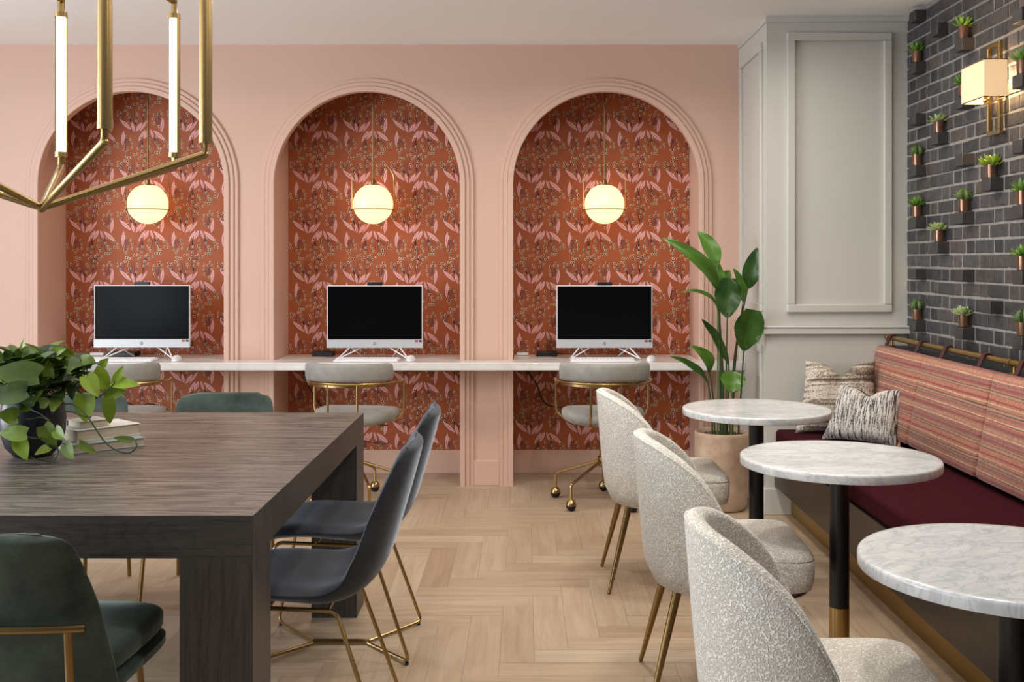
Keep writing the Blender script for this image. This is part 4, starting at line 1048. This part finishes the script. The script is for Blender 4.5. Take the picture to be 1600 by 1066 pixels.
def stripes():
    M = Mat('striped_wool'); tc = M.n('ShaderNodeTexCoord'); sp = M.n('ShaderNodeSeparateXYZ')
    mp = M.n('ShaderNodeMapping'); mp.inputs['Scale'].default_value = (4, .8, 30)
    M.l(tc.outputs['Object'], sp.inputs[0])
    nz = M.n('ShaderNodeTexNoise', Scale=3.0, Detail=3.0); M.l(tc.outputs['Object'], mp.inputs[0]); M.l(mp.outputs[0], nz.inputs['Vector'])
    a = M.n('ShaderNodeMath', _operation='MULTIPLY_ADD'); M.l(nz.outputs['Fac'], a.inputs[0]); a.inputs[1].default_value = .012; M.l(sp.outputs['Z'], a.inputs[2])
    b = M.n('ShaderNodeMath', _operation='MULTIPLY'); M.l(a.outputs[0], b.inputs[0]); b.inputs[1].default_value = 1/.205
    c = M.n('ShaderNodeMath', _operation='FRACT'); M.l(b.outputs[0], c.inputs[0])
    OR, TN, PK, DK, RD, CR, BR = (176, 114, 90), (170, 132, 108), (162, 100, 90), (96, 70, 60), (144, 66, 66), (206, 176, 142), (130, 98, 84)
    seq = [(0, OR), (.05, DK), (.065, TN), (.10, DK), (.115, OR), (.15, BR), (.18, RD), (.215, PK), (.25, BR), (.28, PK), (.31, CR), (.335, OR), (.37, TN), (.40, OR), (.43, BR), (.46, RD),
           (.50, PK), (.53, OR), (.56, DK), (.575, CR), (.60, OR), (.64, PK), (.67, BR), (.70, OR), (.73, DK), (.745, TN), (.79, DK), (.805, OR), (.86, CR), (.88, OR), (.92, RD), (.955, OR)]
    r = ramp(M, seq, 'CONSTANT'); M.l(c.outputs[0], r.inputs[0])
    n2 = M.n('ShaderNodeTexNoise', Scale=90.0, Detail=3.0); M.l(tc.outputs['Object'], n2.inputs['Vector']); r2 = ramp(M, [(.3, (186, 180, 176)), (.65, (255, 255, 255))]); M.l(n2.outputs['Fac'], r2.inputs[0])
    mx = M.n('ShaderNodeMix'); mx.data_type = 'RGBA'; mx.blend_type = 'MULTIPLY'; mx.inputs[0].default_value = .8
    M.l(r.outputs[0], mx.inputs[6]); M.l(r2.outputs[0], mx.inputs[7]); M.l(mx.outputs[2], M.b.inputs['Base Color'])
    M.b.inputs['Roughness'].default_value = .9; M.b.inputs['Sheen Weight'].default_value = .15
    bp = M.n('ShaderNodeBump', Strength=.4, Distance=.002); M.l(n2.outputs['Fac'], bp.inputs['Height']); M.l(bp.outputs[0], M.b.inputs['Normal'])
    return M.m
M_stripe = stripes()
js = [5.645, 4.985, 4.235, 3.485, 2.735, 1.985, 1.235]
for a, b in zip(js, js[1:]):
    m_ = bb(); a -= .003; b += .003
    rings = []; NR = 15
    prof = [(1.797, .500), (1.803, .488), (1.83, .482), (1.860, .487), (1.8665, .50), (1.908, .86), (1.915, .895), (1.905, .909), (1.890, .912), (1.876, .902), (1.866, .885), (1.84, .75), (1.815, .62)]
    cx = sum(p[0] for p in prof)/len(prof); cz = sum(p[1] for p in prof)/len(prof)
    for yv, k in ((b, .90), (b+.004, .955), (b+.012, .985), (b+.03, 1), ((a+b)/2, 1.0), (a-.03, 1), (a-.012, .985), (a-.004, .955), (a, .90)):
        rings.append([(cx+(x-cx)*(k if x < cx else 1)+(0 if k >= 1 else (1-k)*.10), yv, cz+(z-cz)*(1-(1-k)*.15)) for x, z in prof])
    m_.loft(rings); m_.build('back_cushion', M_stripe, t, ang=50)
m_ = bb(); m_.tube([(1.932, 5.645, .951), (1.932, 1.05, .951)], .0125, 14); m_.sphere((1.932, 5.628, .951), .018, 14, 8); m_.build('rail', M_kick, t)
M_strap = simple('oxblood_leather', (62, 24, 30), .5)
for y in (5.55, 5.13, 4.82, 4.42, 4.08, 3.66, 3.33, 2.9):
    m_ = bb(); path = [(1.945, .940), (1.950, .951), (1.946, .963), (1.932, .9695), (1.918, .965), (1.912, .951), (1.902, .925), (1.893, .910)]
    rings = []
    for i, (x, z) in enumerate(path):
        a = path[max(0, i-1)]; b = path[min(len(path)-1, i+1)]; tx, tz = b[0]-a[0], b[1]-a[1]; L = sqrt(tx*tx+tz*tz); nx, nz_ = -tz/L*.0025, tx/L*.0025
        rings.append([(x-nx, y-.017, z-nz_), (x-nx, y+.017, z-nz_), (x+nx, y+.017, z+nz_), (x+nx, y-.017, z+nz_)])
    m_.loft(rings); m_.build('strap', M_strap, t)
for y in (5.60, 4.20, 2.75):
    m_ = bb(); m_.T = TB @ Matrix.Translation((1.945, y, .905)); m_.lathe([(.022, 0), (.022, .004), (.008, .006), (.006, .03), (.010, .034)], n=16)
    m_.T = TB @ Matrix.Translation((1.932, y, .951)) @ Matrix.Rotation(pi/2, 4, 'X'); m_.lathe([(.016, -.008), (.016, .008)], n=18); m_.build('rail_bracket', M_kick, t)

# ------------------------------------------------------------------ pillows
def pillow(lb, mat, back, loc, rot, w_, h_, th, chop, sh=0, bk=1, name='throw_pillow'):
    t = thing(name, lb, 'pillow', loc); t.rotation_euler = rot
    def half(sign):
        mb = MB(); n = 22; vs = []; fs = []
        for i in range(n+1):
            for k in range(n+1):
                u, v = -1+2*i/n, -1+2*k/n
                pin = 1-.07*(1-u*u)*abs(v)**3; pin2 = 1-.07*(1-v*v)*abs(u)**3
                x = u*w_/2*pin2; z = v*h_/2*pin
                if v > -.2: z -= chop*max(0, (v+.2)/1.2)**1.3*math.exp(-(u/.36)**2)*(1-.45*min(1, abs(u)/.5))*h_
                x += sh*(v+1)/2*(1-u)/2
                y = th/2*((1-u**4)*(1-v**4))**.6*(1-.45*max(0, v)*math.exp(-(u/.25)**2))
                y += .006*noise.noise(Vector((u*3, v*3, sign)))*(1-u**4)*(1-v**4)
                vs.append((x, sign*y, z+h_/2))
        K = n+1
        for i in range(n):
            for k in range(n):
                q = (i*K+k, i*K+k+1, (i+1)*K+k+1, (i+1)*K+k); fs.append(q if sign > 0 else q[::-1])
        mb.add(vs, fs); return mb
    half(-1).build('front_cover', mat, t, ang=80); o_ = half(1).build('back_cover', back, t, ang=80); o_.scale = (bk, 1, 1); o_.location = (w_*(bk-1)/2, 0, 0)
    return t
def pillowmat(name, stops, scale, bumpd, rough=.95):
    M = Mat(name); tc = M.n('ShaderNodeTexCoord'); mp = M.n('ShaderNodeMapping'); mp.inputs['Scale'].default_value = scale
    nz = M.n('ShaderNodeTexNoise', Scale=1.0, Detail=2.0, Roughness=.55, Distortion=.2); n2 = M.n('ShaderNodeTexNoise', Scale=130.0, Detail=3.0)
    M.l(tc.outputs['Object'], mp.inputs[0]); M.l(mp.outputs[0], nz.inputs['Vector']); M.l(tc.outputs['Object'], n2.inputs['Vector'])
    mx = M.n('ShaderNodeMath', _operation='MULTIPLY_ADD'); M.l(n2.outputs['Fac'], mx.inputs[0]); mx.inputs[1].default_value = .35
    sb = M.n('ShaderNodeMath', _operation='SUBTRACT'); M.l(nz.outputs['Fac'], sb.inputs[0]); sb.inputs[1].default_value = .17; M.l(sb.outputs[0], mx.inputs[2])
    r = ramp(M, stops); M.l(mx.outputs[0], r.inputs[0]); M.l(r.outputs[0], M.b.inputs['Base Color'])
    bp = M.n('ShaderNodeBump', Strength=1, Distance=bumpd); M.l(mx.outputs[0], bp.inputs['Height']); M.l(bp.outputs[0], M.b.inputs['Normal']); M.b.inputs['Roughness'].default_value = rough
    return M.m
M_fur = pillowmat('banded_faux_fur', [(.34, (74, 62, 54)), (.45, (140, 126, 110)), (.52, (214, 206, 194)), (.58, (150, 138, 122)), (.68, (86, 74, 64))], (1.2, 3, 24), .006)
M_loop = pillowmat('grey_loop_weave', [(.36, (52, 52, 54)), (.46, (128, 126, 124)), (.55, (208, 204, 198))], (190, 20, 14), .005)
M_tan = simple('tan_backing', (150, 104, 76), .85)
M_charc = simple('charcoal_backing', (60, 52, 46), .9)
pillow('larger banded beige and brown fur pillow leaning against the grey column', M_fur, M_charc, (1.615, 5.47, .464), (radians(-12), 0, radians(-4)), .43, .375, .14, .17, .07)
pillow('smaller grey woven pillow with tan back, in front of the banded fur pillow', M_loop, M_tan, (1.640, 5.205, .462), (radians(-22), 0, radians(-38)), .375, .285, .12, .14, .05, 1.05)
